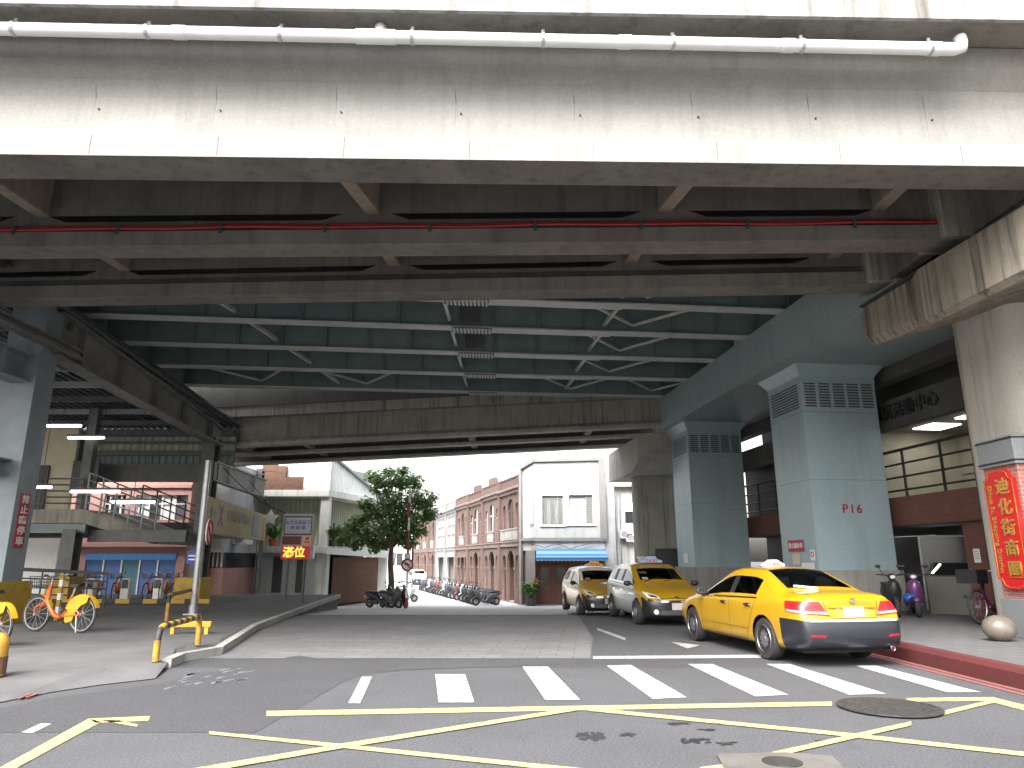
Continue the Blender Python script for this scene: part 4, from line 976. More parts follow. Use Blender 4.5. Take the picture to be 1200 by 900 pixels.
for i in range(10):
    o0 = P0 + Hu * HW * (i + 1); white = i in (4, 5); wm = 'house_white' if white else ('brick_a' if i % 2 == 0 else 'brick_b'); tm = 'trim_grey' if white else 'trim'
    h = thing('arcade_house', names[i], 'house', (o0.x, o0.y, GZ), HRZ, 'row of arcaded houses in the old street'); h.scale = (HS,) * 3
    rn = random.Random(20 + i); Wd = HW / HS - .02; c_ = Wd / 2; top = 6.25 + (.0 if white else .05 * (i % 2))
    if white:
        low = [rect(.55, 1.95, .02, 2.55), rect(2.45, 3.85, .02, 2.55)]; upw = [rect(.55 + .42 * k + (.25 if k > 3 else 0), .55 + .42 * k + .28 + (.25 if k > 3 else 0), 3.75 + .72 * j, 3.75 + .72 * j + .52) for j in range(3) for k in range(8)]
        low = [rect(.6, 3.8, .02, 2.5)]; 
    elif i == 3:
        low = [rect(.5, 1.35, .02, 2.45), rect(1.6, 2.8, .02, 2.45), rect(3.05, 3.9, .02, 2.45)]; upw = [arch(.55, 1.15, 3.95, 5.35), arch(1.6, 2.8, 3.95, 5.65), arch(3.25, 3.85, 3.95, 5.35)]
    else:
        low = [arch(.45, 1.2, .02, 2.55), arch(1.5, 2.9, .02, 2.8), arch(3.2, 3.95, .02, 2.55)]; upw = [arch(.55, 1.15, 3.95, 5.35), arch(1.6, 2.8, 3.95, 5.65), arch(3.25, 3.85, 3.95, 5.35)]
    plate('wall', rect(0, Wd, -.1, top), low + upw, .14, wm, h, 0)
    m = MB(); m.box(0, Wd, .3, 4, 3.05, top - .1); m.build('rear_block', wm, h); m = MB(); m.box(0, Wd, 2.0, 4, -.1, 3.05); m.build('arcade_back_wall', 'trim_grey', h)
    for q0, q1 in ((0, .25), (Wd - .25, Wd)): m = MB(); m.box(q0, q1, .15, 2, -.1, 3.05); m.build('party_wall', wm, h)
    m = MB()
    for a, b_ in ((.4, 4.0),): m.box(a, b_, 1.93, 1.99, 0, 2.5)
    m.build('shop_door', 'wood', h)
    for k, w_ in enumerate(upw if not white else []):
        xs2 = [p[0] for p in w_]; zs2 = [p[1] for p in w_]
        m = MB(); m.box(min(xs2), max(xs2), .09, .12, min(zs2), max(zs2)); f = m.build('window', 'winglass', h)
        m = MB(); xm = (min(xs2) + max(xs2)) / 2; m.box(xm - .03, xm + .03, .06, .089, min(zs2), max(zs2)); zt = min(zs2) + (max(zs2) - min(zs2)) * .58; m.box(min(xs2), max(xs2), .065, .087, zt - .03, zt + .03); m.build('frame', 'white' if i in (1, 2) else 'wood', f)
    if white:
        m = MB(); m.box(.4, Wd - .4, .09, .13, 3.7, 5.8); m.build('glazing', 'winglass', h)
    m = MB(); m.box(-.0, Wd, -.10, .0, 3.0, 3.22); m.box(0, Wd, -.16, 0, 3.22, 3.3); m.build('string_course', tm, h)
    m = MB(); m.box(0, Wd, -.12, 0, top - .35, top - .15); m.box(0, Wd, -.24, .3, top - .15, top + .0); m.build('cornice', tm, h)
    m = MB(); m.box(0, Wd, -.02, .22, top + .002, top + .5); m.box(.0, Wd, -.06, .26, top + .5, top + .6)
    if i in (1, 2, 7): m.box(c_ - .7, c_ + .7, -.04, .24, top + .6, top + 1.0)
    m.build('parapet', wm if not white else 'house_white', h)
    for q0, q1, q2 in ((Wd - .2, Wd, -.14), (0, .2, -.13)): m = MB(); m.box(q0, q1, q2, 0, -.1, top + .58); m.build('pilaster', tm if white else wm, h)
    if not white:
        m = MB()
        for a, b_, z in ((.35, 1.3, 1.75), (1.38, 3.02, 1.75), (3.1, 4.05, 1.75)): m.box(a, a + .1, -.05, .02, z, z + .14); m.build('impost', tm, h); m = MB(); m.box(b_ - .1, b_, -.05, .02, z, z + .14); m.build('impost', tm, h); m = MB()
        m.b.free()
        for a, b_ in (((.5, 1.2), (1.5, 2.9), (3.2, 3.9)) if i == 0 else ((1.6, 2.8),)):
            m = MB(); m.box(a, b_, -.14, -.02, 3.34, 3.9, .01); m.box(a - .04, b_ + .04, -.18, -.0, 3.9, 3.97); m.box(a + .15, b_ - .15, -.155, -.141, 3.44, 3.8); m.build('balcony_panel', 'house_white', h)
    m = MB(); m.box(-.0, Wd, .33, 4, top - .1, top + .05); m.build('roof', 'trim_grey', h)
# grey blocks closing the far end of the street
for (px0, px1, pyt, D, mt, l) in ((452, 482, 640, 86, 'stucco', 'pale grey house closing the far end of the old street'), (425, 456, 655, 95, 'trim_grey', 'dim grey house far down the street behind the tree')):
    a, b_ = P(px0, 660, D), P(px1, 660, D); zt = P(px0, pyt, D).z + 3
    o = thing('far_house', l, 'house', (a.x, D, -.7)); m = MB(); m.box(a.x, b_.x, D, D + 10, -.8, zt); part('wall', mt, m, o)
    for j in range(2):
        for k in range(3):
            x = a.x + (b_.x - a.x) * (.12 + .3 * k); m = MB(); m.box(x, x + .7, D - .03, D + .05, 1 + 2.6 * j, 2.4 + 2.6 * j); part('window', 'winglass', m, o)

# ================================================================ white corner building with blue awning
D = 42.5; cbd = thing('corner_building', 'white two storey corner building with grey framed front and blue awning', 'building', (2.7, D, GZ))
Xc = lambda px: P(px, 640, D).x
Zc = lambda py: P(660, py, D).z
xL, xR = Xc(627), Xc(709)
zt = 7.37
w1, w2_ = rect(Xc(634.5), Xc(662), Zc(615), Zc(581)), rect(Xc(666.5), Xc(697), Zc(614), Zc(580))
o = plate('front_wall', [(xL, Zc(645)), (xR, Zc(645)), (xR, zt + .1), (xL, zt)], [w1, w2_], .3, 'stucco', cbd, 0); o.location = -V(cbd.location) + V((0, D, 0))
a, b_ = V((P0.x + .05, P0.y, 0)), V((xL, D, 0))                 # chamfered corner
m = MB(); m.loft([[(a.x, a.y, Zc(645)), (b_.x, b_.y, Zc(645)), (b_.x, b_.y + .3, Zc(645)), (a.x + .2, a.y + .3, Zc(645))], [(a.x, a.y, zt - .35), (b_.x, b_.y, zt), (b_.x, b_.y + .3, zt), (a.x + .2, a.y + .3, zt - .35)]]); part('corner_wall', 'stucco', m, cbd)
m = MB(); m.box(P0.x + .6, xR, D + 1.05, D + 7, -1.0, zt - .3); part('rear_block', 'stucco', m, cbd)
m = MB(); m.box(xR - .25, xR + .12, D - .14, D + .1, Zc(632), zt + .22); m.bar((xL - .05, D, zt + .08), (xR + .1, D, zt + .18), .3, .2); m.bar((a.x - .05, a.y, zt - .3), (xL, D - .02, zt + .08), .3, .2); m.box(xL - .2, xR + .1, D - .12, D - .0, Zc(634), Zc(630)); m.bar((a.x, a.y - .1, Zc(632)), (xL - .1, D - .07, Zc(632)), .25, .16); m.bar((a.x - .08, a.y - .02, -.9), (a.x - .08, a.y - .02, zt - .25), .16, .18); part('frame_band', 'trim_grey', m, cbd)
for wq, nsh in ((w1, (0, 1, 2)), (w2_, (2,))):
    x0w, x1w, z0w, z1w = wq[0][0], wq[1][0], wq[0][1], wq[2][1]
    m = MB(); m.box(x0w, x1w, D + .16, D + .2, z0w, z1w); f = part('window', 'pale_glass', m, cbd)
    m = MB()
    for x in (x0w, x1w): m.box(x - .05, x + .05, D - .05, D + .159, z0w - .05, z1w + .05)
    m.box(x0w - .05, x1w + .05, D - .045, D + .155, z1w, z1w + .1); m.box(x0w - .1, x1w + .1, D - .08, D + .155, z0w - .1, z0w); part('frame', 'white', m, f)
    tw = (x1w - x0w) / 3
    for s_ in nsh:
        m = MB(); z = z0w
        while z < z1w - .05: m.box(x0w + tw * s_ + .08, x0w + tw * (s_ + 1) - .08, D + .06, D + .1, z, z + .06); z += .1
        m.box(x0w + tw * s_ + .04, x0w + tw * s_ + .1, D + .05, D + .12, z0w, z1w); m.box(x0w + tw * (s_ + 1) - .1, x0w + tw * (s_ + 1) - .04, D + .05, D + .12, z0w, z1w); part('shutter', 'house_white', m, f)
m = MB(); m.box(a.x + .4, xL - .12, D - .0, D + .02, 3.7, 5.7); part('corner_window', 'pale_glass', m, cbd)
for px0, px1, mt in ((616, 627, 'trim_grey'), (709, 722, 'stucco')):
    m = MB(); m.box(Xc(px0), Xc(px1), D - .02, D + .4, -.95, Zc(645)); part('pillar', mt, m, cbd)
m = MB(); m.box(Xc(709) + .02, Xc(722), D + .05, D + .5, Zc(645), zt - .6); part('side_strip', 'stucco', m, cbd)
M['brick_shop'] = bricks('brick_shop', (.18, .065, .045), (.14, .05, .035), (.14, .1, .085), 1, True, .4)
m = MB(); m.box(xL, xR, D + .9, D + 1.0, -.95, Zc(645)); part('shop_front', 'brick_shop', m, cbd)
for k in range(4):
    x = xL + .25 + k * .95; m = MB(); m.box(x, x + .7, D + .82, D + .89, -.85, 1.35); f = part('shop_door', 'wood', m, cbd)
    m = MB(); m.box(x + .12, x + .58, D + .80, D + .815, .3, 1.2); part('pane', 'winglass', m, f)
m = MB(); m.box(Xc(690), xR, D + .6, D + .7, -.7, Zc(645)); part('brick_side', 'brick_shop', m, cbd)
m = MB(); m.tube([(a.x + .3, D - .1, 2.6), (1.9, D - .13, 2.35), (2.6, D - .14, 2.55), (3.4, D - .13, 2.3), (4.7, D - .12, 2.62)], .02, 5); part('cable', 'black', m, cbd)
aw = thing('blue_awning', 'light blue striped shop awning with scalloped edge on the white corner building', 'awning', (2.9, D - .1, 2.2))
m_, t_, b_2 = _mat('awning'); cxx = N(t_, 'ShaderNodeTexCoord').outputs['Object']; wv = N(t_, 'ShaderNodeTexWave', wave_type='BANDS', bands_direction='Z', Scale=1.1); t_.links.new(cxx, wv.inputs[0]); t_.links.new(ramp(t_, wv.outputs[0], (.35, .4), ((.035, .145, .33), (.16, .30, .45))), b_2.inputs['Base Color']); b_2.inputs['Roughness'].default_value = .6; M['awning'] = m_
ax0, ax1 = Xc(629) - .0, Xc(708)
m = MB(); zf = Zc(656); yb, yf = D - .02, D - 1.25; prof = [(0, 2.28), (.33, 2.13), (.66, 1.95), (1, 1.78)]
m.loft([[(ax0 - .1 * f, yb + (yf - yb) * f, z) for f, z in prof] + [(ax0 - .1 * f, yb + (yf - yb) * f, z - .03) for f, z in prof[::-1]], [(ax1 + .05 * f, yb + (yf - yb) * f, z) for f, z in prof] + [(ax1 + .05 * f, yb + (yf - yb) * f, z - .03) for f, z in prof[::-1]]])
m.build('canopy', 'awning', aw, world=True)
nS = 18; pts = [(ax0 - .1, 1.79), (ax1 + .05, 1.79)]; tot = ax1 - ax0 + .15
for k in range(nS):
    for j in range(5):
        f = (k + j / 5) / nS; pts.append((ax1 + .05 - tot * f, 1.64 - .06 * sin(pi * j / 5)))
pts.append((ax0 - .1, 1.64)); o = plate('valance', pts, [], .015, 'awning', aw, 0); o.location = V((0, yf - .02, 0)) - V(aw.location)
potplant('tall bushy green plant by the grey pillar of the corner building', Xc(621), D - .5, GZ, .5, 120, 5)
o = thing('red_fire_box', 'small red extinguisher box on the pillar beside the shop', 'box', (Xc(627.5), D - .1, .1)); m = MB(); m.box(-.12, .12, -.1, .06, -.1, .5, .02); m.build('case', 'red', o)

# grey house behind the far pier, and pale blocks in the distance
D = 45.5; gh = thing('grey_house', 'weathered grey house with shuttered window between corner building and far pier', 'house', (6.5, D, GZ))
xa, xb = P(717, 640, D).x, 13.0
ww = rect(P(734, 640, D).x, P(744, 640, D).x, P(0, 613, D).z, P(0, 586, D).z)
o = plate('wall', rect(xa, xb, -1.0, P(0, 571, D).z), [ww], .3, 'conc_bldg', gh, 0); o.location = -V(gh.location) + V((0, D, 0))
m = MB(); m.box(xa, xb, D + .3, D + 8, -1.0, P(0, 571, D).z); part('rear_block', 'conc_bldg', m, gh)
m = MB(); m.box(ww[0][0], ww[1][0], D + .1, D + .14, ww[0][1], ww[2][1]); f = part('window', 'winglass', m, gh)
m = MB(); m.box(ww[0][0], ww[1][0], D + .05, D + .1, (ww[0][1] + ww[2][1]) / 2, ww[2][1]); part('frame', 'white', m, f)
m = MB()
for px, r_ in ((719, .06), (723, .09), (728, .05)): m.tube([(P(px, 640, D).x, D - .15, -.9), (P(px, 640, D).x, D - .15, 5.8)], r_, 8)
part('drain_pipe', 'galv', m, gh)
m = MB(); m.box(xa - .1, xb, D - .5, D + .3, P(0, 571, D).z, P(0, 568, D).z); part('roof_edge', 'corr_green', m, gh)
ac('white outdoor unit, left one on the grey house wall', P(733, 630, D).x, D - .3, P(0, 631, D).z, 0, .85)
ac('white outdoor unit, right one on the grey house wall', P(740, 634, D).x, D - .3, P(0, 635, D).z, 0, .85)
M['tower'] = concrete('tower', (.78, .78, .78), .12, .08, (.55, .55, .55))
for px0, px1, pyt, D, l in ((640, 800, 524, 72, 'tall white apartment block rising behind the corner building'), (548, 640, 536, 96, 'pale apartment block with small windows behind the brick row'), (508, 552, 552, 120, 'lower pale block far behind the brick row')):
    a, b_ = P(px0, 600, D), P(px1, 600, D); zt = P(px0, pyt, D).z
    o = thing('apartment_block', l, 'building', ((a.x + b_.x) / 2, D, GZ)); m = MB(); m.box(a.x, b_.x, D, D + 14, -.8, zt, 0); part('wall', 'tower', m, o)
    nx = max(2, int((b_.x - a.x) / 3.2))
    for j in range(3):
        for k in range(nx):
            x = a.x + (k + .3) * (b_.x - a.x) / nx; m = MB(); m.box(x, x + 1.2, D - .06, D + .05, zt - 2.6 - 3 * j, zt - 1.3 - 3 * j); part('window', 'pale_glass', m, o)
    m = MB(); m.box(a.x - .2, b_.x + .2, D - .3, D + 1, zt, zt + .35); part('cornice', 'tower', m, o)

# ================================================================ right: community centre behind the steel pier
M['railblack'] = plain('railblack', (.02, .02, .021), .5, 0, .1, 5)
M['beige_wall'] = plain('beige_wall', (.30, .28, .21), .7, 0, .1, 2)
cc = thing('community_centre', 'dark concrete community centre with lit balcony behind the steel pier', 'building', (12, 21, .26))
cz = lambda s, t=0: along((11.75, 16.4), s, t)                  # s along facade, t into the building
def cbox(name, mat, s0, s1, t0, t1, z0, z1, parent=cc):
    m = MB(); ring = []
    for s, t in ((s0, t0), (s0, t1), (s1, t1), (s1, t0)): p = cz(s, t); ring.append((p.x, p.y, z0))
    m.prism(ring, (0, 0, z1 - z0)); return part(name, mat, m, parent)
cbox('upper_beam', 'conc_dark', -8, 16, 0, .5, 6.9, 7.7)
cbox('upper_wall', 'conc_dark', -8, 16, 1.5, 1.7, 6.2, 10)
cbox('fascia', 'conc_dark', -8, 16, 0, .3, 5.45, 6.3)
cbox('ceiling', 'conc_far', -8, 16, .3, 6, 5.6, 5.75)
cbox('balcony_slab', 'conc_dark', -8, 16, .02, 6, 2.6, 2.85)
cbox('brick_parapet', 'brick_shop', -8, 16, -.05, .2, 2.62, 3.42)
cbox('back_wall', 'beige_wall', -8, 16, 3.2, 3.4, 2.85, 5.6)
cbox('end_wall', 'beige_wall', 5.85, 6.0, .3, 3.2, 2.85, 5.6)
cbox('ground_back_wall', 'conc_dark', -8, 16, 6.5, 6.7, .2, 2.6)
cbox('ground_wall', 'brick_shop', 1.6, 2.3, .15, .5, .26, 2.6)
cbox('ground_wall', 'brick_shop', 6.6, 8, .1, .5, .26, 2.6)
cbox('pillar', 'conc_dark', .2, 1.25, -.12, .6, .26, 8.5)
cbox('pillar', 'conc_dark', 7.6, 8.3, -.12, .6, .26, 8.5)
cbox('darkening_wall', 'railblack', 8.3, 16, .55, .7, 2.85, 5.6)  # black wall in place of louvres, added to darken the balcony end
cbox('darkening_wall', 'railblack', 8.3, 16, 1.3, 1.4, .2, 2.6)  # black wall added so the ground-floor opening reads as deep shade
m = MB()
for z, r_ in ((3.62, .03), (4.0, .03), (4.38, .03), (4.78, .045)): m.tube([cz(-8, .08) + V((0, 0, z)), cz(16, .08) + V((0, 0, z))], r_, 6)
for k in range(14): q = cz(-7 + 1.6 * k, .08); m.tube([q + V((0, 0, 3.4)), q + V((0, 0, 4.8))], .04, 6)
part('railing', 'railblack', m, cc)
m = MB()
for k in range(26):
    a, c_ = cz(2.6, 3.14), cz(4.0, 3.14); m.bar((a.x, a.y, 2.95 + k * .085), (c_.x, c_.y, 2.95 + k * .085), .03, .05)
part('louvre_shutter', 'grey', m, cc)
m = MB()
for s in (1.4, 2.5, 4.8): q = cz(s, 3.15); m.bar(q + V((0, 0, 2.85)), q + V((0, 0, 5.6)), .05, .05, (0, 1, 0))
a, c_ = cz(4, 3.16), cz(5.8, 3.16); m.bar((a.x, a.y, 4.3), (c_.x, c_.y, 4.3), .03, .03); m.bar((a.x, a.y, 3.5), (c_.x, c_.y, 3.5), .03, .03); part('wall_joint', 'grey', m, cc)
RZf = atan2(-U.y, -U.x)                                           # facing the street (local -y points to the road)
p = cz(4.2, -.012); text('lettering', '大橋區民活動中心', .48, 'railblack', cc, V((p.x, p.y, 5.9)) - V(cc.location), (R(90), 0, RZf), .02, bold=.008, spacing=1.05)
for k, (s, t) in enumerate(((4.6, 1.6), (2.9, 1.7))):
    p = cz(s, t); o = thing('ceiling_lamp', ['square lit ceiling panel above the balcony, nearest the green column', 'square lit ceiling panel above the balcony, nearest the brick pier', 'lit balcony ceiling panel hidden behind the green column', 'lit balcony ceiling panel farthest along the balcony'][k], 'lamp', (p.x, p.y, 5.58), RZf, 'lit ceiling panels over the balcony')
    m = MB(); m.box(-.45, .45, -.45, .45, -.03, 0); m.build('panel', 'lampwhite', o); m = MB(); m.box(-.5, .5, -.5, .5, .0, .02); m.build('frame', 'grey', o)
p = cz(4.6, 1.5); o = thing('tube_lamp', 'lit tube lamp low in the dark entrance beside the green column', 'lamp', (p.x, p.y, 2.25), RZf)
m = MB(); m.tube([(-.5, 0, 0), (.5, 0, 0)], .04, 8); m.build('tube', 'lampwhite', o); m = MB(); m.box(-.52, .52, -.05, .05, .05, .35); m.build('fitting', 'dkgrey', o)
p = cz(9.2, .9); o = thing('tube_lamp', 'small lit lamp in the dark gap between the two steel columns', 'lamp', (p.x, p.y, 2.0), RZf)
m = MB(); m.tube([(-.2, 0, 0), (.2, 0, 0)], .06, 8); m.build('tube', 'lampwhite', o); m = MB(); m.box(-.22, .22, -.05, .05, .07, .6); m.build('fitting', 'dkgrey', o)
# glazed door leaf, ticket machine, papers
M['doorglass'] = glassy('doorglass', (.03, .034, .034), .2)
p = cz(4.1, .9); o = thing('glass_door', 'grey glazed entrance door left standing open at the centre', 'door', (p.x, p.y, .27), RZf + R(55))
m = MB(); m.box(-.6, .6, -.02, .02, .02, 2.0); m.build('pane', 'doorglass', o)
m = MB()
for x in (-.62, .58): m.box(x, x + .05, -.035, .035, 0, 2.05)
m.box(-.62, .63, -.03, .03, 2.0, 2.06); m.build('frame', 'grey', o)
p = cz(3.0, .35); o = thing('service_kiosk', 'grey box kiosk with tilted glowing screen in the entrance', 'kiosk', (p.x, p.y, .27), RZf + R(40))
M['kiosk'] = plain('kiosk', (.10, .095, .085), .5, 0, .1, 3)
m = MB(); m.loft([[(-.65, -.35, 0), (.65, -.35, 0), (.65, .35, 0), (-.65, .35, 0)], [(-.65, -.35, .95), (.65, -.35, .95), (.65, .35, 1.3), (-.65, .35, 1.3)]]); m.build('case', 'kiosk', o)
m = MB(); m.loft([[(-.55, -.3, .985), (.35, -.3, .985), (.35, .3, 1.285), (-.55, .3, 1.285)], [(-.55, -.31, 1.0), (.35, -.31, 1.0), (.35, .29, 1.3), (-.55, .29, 1.3)]]); m.build('screen', 'glass', o)
m = MB(); m.bar((-.52, -.25, 1.03), (-.42, .2, 1.26), .05, .02); m.build('screen_light', 'lampwhite', o)
m = MB(); 
for x in (.2, .36): m.lathe([(.001, -.36), (.05, -.36), (.05, -.345), (.001, -.345)], 14, 'Y', (x, 0, .45))
m.build('socket', 'black', o)
for k, (s, t, z, w_, h_) in enumerate(((.7, -.13, 2.0, .26, .36), (.55, -.13, 2.45, .14, .12), (1.9, .13, 1.75, .22, .34))):
    p = cz(s, t); o = thing('posted_paper', ['white paper notice taped to the dark pillar', 'small white tag above the paper on the dark pillar', 'narrow white framed paper on the brick wall by the kiosk'][k], 'notice', (p.x, p.y, z), RZf, 'papers posted at the entrance')
    m = MB(); m.box(-w_ / 2, w_ / 2, -.008, 0, -h_ / 2, h_ / 2); m.build('sheet', 'white', o); m = MB()
    for j in range(4): m.box(-w_ * .36, w_ * .32, -.011, -.0085, h_ * (.3 - .17 * j) - .008, h_ * (.3 - .17 * j) + .008)
    m.build('print', 'grey', o)
# green-black cabinet and white box behind the second taxi
p = P(842, 0, 31); o = thing('cable_cabinet', 'dark cabinet with a white box at the foot of the far pier', 'cabinet', (P(778, 680, 33.5).x, 33.2, -.3))
m = MB(); m.box(-.4, 1.0, 0, .6, 0, 2.45, .02); m.build('case', 'railblack', o); m = MB(); m.box(-1.1, -.45, 0, .5, 0, 2.0, .02); m.box(-1.15, -.4, -.03, .55, 2.0, 2.1); m.build('white_box', 'white', o)
# ================================================================ vehicles
M['taxi_yellow'] = carpaint('taxi_yellow', (.35, .20, .006), 0, .3)
M['taxi_gold'] = carpaint('taxi_gold', (.50, .28, .03), 0, .3)
M['silver'] = carpaint('silver', (.50, .52, .53), .5, .32)
M['carwhite'] = carpaint('carwhite', (.70, .70, .69), 0, .25)
M['carblack'] = carpaint('carblack', (.012, .013, .019), 0, .3)
M['carblack'].node_tree.nodes['Principled BSDF'].inputs['Coat Weight'].default_value = .2
M['lens_red'] = glassy('lens_red', (.36, .008, .012), .3)
M['lens_dark'] = glassy('lens_dark', (.22, .008, .012), .1)
M['lens_clear'] = glassy('lens_clear', (.62, .63, .65), .08)
M['lens_pink'] = glassy('lens_pink', (.50, .28, .28), .1)
M['plate'] = plain('plate', (.40, .37, .36), .5, 0, .03, 2)
M['signlamp'] = emit('signlamp', (.9, .86, .84), .10)
MATS = []
def ringpts(st):
    x, zb, ys, yb, zb2, ye, ze, zt = st[:8]
    z2, z3 = (.44, .70) if zb2 > .78 else (zb + (zb2 - zb) * .38, zb + (zb2 - zb) * .72)
    z4 = max(z3 + .03, zb2 - .075)
    cab = ze - zb2 > .25
    f6 = .88 if cab else .5
    return [(ys * .80, zb), (ys * .95, zb + .03), (ys - .012, z2), (ys, z3), (ys - .012 if cab or 1 else ys, z4), (yb, zb2),
            (yb + (ye - yb) * f6 + (.015 if cab else 0), zb2 + (ze - zb2) * f6), (ye, ze), (ye - .055, ze + (zt - ze) * .30), (ye * .5, zt - (zt - ze) * .22), (0, zt)]
def car(root, sts, matf, mats, wheels, wr=.325, arch_r=.375, nosub=3, bul=(.10, .07)):
    bm = bmesh.new(); ne = len(sts); Lr = []
    for st in sts:
        rp = ringpts(st); x = st[0]; dxs = st[8] if len(st) > 8 else {}
        left = [bm.verts.new((x + dxs.get(i, 0), y, z)) for i, (y, z) in enumerate(rp)]
        right = [bm.verts.new((x + dxs.get(i, 0), -y, z)) for i, (y, z) in enumerate(rp[:-1])]
        Lr.append((left, right + [left[-1]]))
    for j in range(ne - 1):
        for s in (0, 1):
            for i in range(10):
                q = (Lr[j][s][i], Lr[j][s][i + 1], Lr[j + 1][s][i + 1], Lr[j + 1][s][i])
                f = bm.faces.new(q if s else q[::-1]); f.material_index = matf(j, i, None)
        f = bm.faces.new((Lr[j][0][0], Lr[j][1][0], Lr[j + 1][1][0], Lr[j + 1][0][0])); f.material_index = mats.index('black')
    for e_, sgn, bl_ in ((0, 1, bul[0]), (ne - 1, -1, bul[1])):
        L, Rr = Lr[e_]; cols = []
        for i in range(10):
            row = [L[i]]
            for fr in (.55, 0, -.55):
                co = L[i].co.copy(); co.y *= fr; co.x += sgn * bl_ * (1 - fr * fr) * (1 if i > 0 else .4); row.append(bm.verts.new(co))
            cols.append(row + [Rr[i]])
        for i in range(9):
            for k in range(4):
                f = bm.faces.new((cols[i][k], cols[i][k + 1], cols[i + 1][k + 1], cols[i + 1][k])); f.material_index = matf(e_, i, 'front' if sgn > 0 else 'rear')
        for tri in ((cols[9][0], cols[9][1], L[10]), (cols[9][1], cols[9][2], L[10]), (cols[9][2], cols[9][3], L[10]), (cols[9][3], cols[9][4], L[10])):
            f = bm.faces.new(tri); f.material_index = matf(e_, 9, 'front' if sgn > 0 else 'rear')
    bmesh.ops.recalc_face_normals(bm, faces=bm.faces)
    me = bpy.data.meshes.new('cage'); bm.to_mesh(me); bm.free()
    o = bpy.data.objects.new('cage', me); COL.objects.link(o); md = o.modifiers.new('s', 'SUBSURF'); md.levels = md.render_levels = nosub
    for n_ in mats: me.materials.append(M[n_])
    dg = bpy.context.evaluated_depsgraph_get(); me2 = bpy.data.meshes.new_from_object(o.evaluated_get(dg)); bpy.data.objects.remove(o)
    bm = bmesh.new(); bm.from_mesh(me2)
    bvh = BVHTree.FromBMesh(bm)
    for wx in wheels:                              # wheel openings
        dl = [f for f in bm.faces if abs(f.calc_center_median().y) > .45 and hypot(f.calc_center_median().x - wx, f.calc_center_median().z - wr) < arch_r and f.calc_center_median().z < wr + arch_r]
        bmesh.ops.delete(bm, geom=dl, context='FACES')
        for v in bm.verts:
            if v.is_boundary and abs(v.co.y) > .45:
                dx, dz = v.co.x - wx, v.co.z - wr; d = hypot(dx, dz)
                if .5 * arch_r < d < 1.35 * arch_r and dz > -.12: v.co.x = wx + dx / d * arch_r; v.co.z = wr + dz / d * arch_r
    # split by material into body and glass parts
    def take(idxs, name):
        b2 = bm.copy(); bmesh.ops.delete(b2, geom=[f for f in b2.faces if f.material_index not in idxs], context='FACES')
        if not b2.faces: return []
        outs = []; seen = set()
        b2.faces.ensure_lookup_table(); groups = []
        for f in b2.faces:
            if f.index in seen: continue
            st_, comp = [f], []; seen.add(f.index)
            while st_:
                g = st_.pop(); comp.append(g.index)
                for e_ in g.edges:
                    for h in e_.link_faces:
                        if h.index not in seen: seen.add(h.index); st_.append(h)
            groups.append(set(comp))
        if name in ('body',): groups = [set().union(*groups)]
        for gset in groups:
            b3 = b2.copy(); b3.faces.ensure_lookup_table(); bmesh.ops.delete(b3, geom=[f for f in b3.faces if f.index not in gset], context='FACES')
            me3 = bpy.data.meshes.new(name); 
            for f in b3.faces: f.smooth = True
            b3.to_mesh(me3); b3.free()
            for n_ in mats: me3.materials.append(M[n_])
            oo = bpy.data.objects.new(name, me3); COL.objects.link(oo); oo.parent = root; outs.append(oo)
        b2.free(); return outs
    ig = mats.index('carglass'); ib = mats.index('carblack') if 'carblack' in mats else -1
    body = take([i for i in range(len(mats)) if i not in (ig, ib)], 'body')
    take([ig], 'window'); take([ib], 'bumper')
    bm.free()
    m = MB(); m.box(sts[-1][0] + .35, sts[0][0] - .35, -.62, .62, .17, .5); m.build('underbody', 'black', root)
    fx_ = wheels[0] - 1.25; ztop = max(st[7] for st in sts)
    for x, ys_ in ((fx_, (-.36, .36)), (fx_ - 1.0, (-.38, .38))):
        for y in ys_:
            m = MB(); m.loft([[(x - .28 + .12, y - .24, .5), (x - .28 + .12, y + .24, .5), (x + .26, y + .24, .5), (x + .26, y - .24, .5)], [(x - .28 + .12, y - .24, .62), (x - .28 + .12, y + .24, .62), (x + .26, y + .22, .64), (x + .26, y - .22, .64)]])
            m.loft([[(x - .34, y - .22, 1.12), (x - .34, y + .22, 1.12), (x - .26, y + .2, 1.12), (x - .26, y - .2, 1.12)], [(x - .2, y - .24, .6), (x - .2, y + .24, .6), (x - .06, y + .23, .6), (x - .06, y - .23, .6)]])
            m.loft([[(x - .38, y - .11, 1.28), (x - .38, y + .11, 1.28), (x - .30, y + .1, 1.28), (x - .30, y - .1, 1.28)], [(x - .35, y - .12, 1.13), (x - .35, y + .12, 1.13), (x - .27, y + .11, 1.13), (x - .27, y - .11, 1.13)]])
            m.build('seat', 'dkgrey', root)
    m = MB(); m.box(fx_ + .62, fx_ + 1.0, -.68, .68, .6, .93, .03); m.build('dashboard', 'dkgrey', root)
    m = MB(); m.torus((0, 0, 0), .18, .014, 'X', 24, 6); o = m.build('steering_wheel', 'black', root, smooth=True); o.location = (fx_ + .52, .36, .93); o.rotation_euler = (0, R(-25), 0)
    m = MB(); m.box(sts[-1][0] + .45, fx_ - 1.3, -.66, .66, .55, .99 if ztop < 1.5 else .8); m.build('rear_shelf', 'black', root)
    for wx in wheels:
        for s in (-1, 1):
            m = MB(); rings = []
            for y in (.52, .80):
                rings.append([(wx + (arch_r + .01) * cos(R(a)), s * y, wr + (arch_r + .01) * sin(R(a))) for a in range(-20, 201, 20)])
            m.loft(rings, closed=False); m.poly(rings[0]); m.build('wheel_arch', 'black', root)
            wheel(root, wx, s * .79, wr, s)
    return bvh
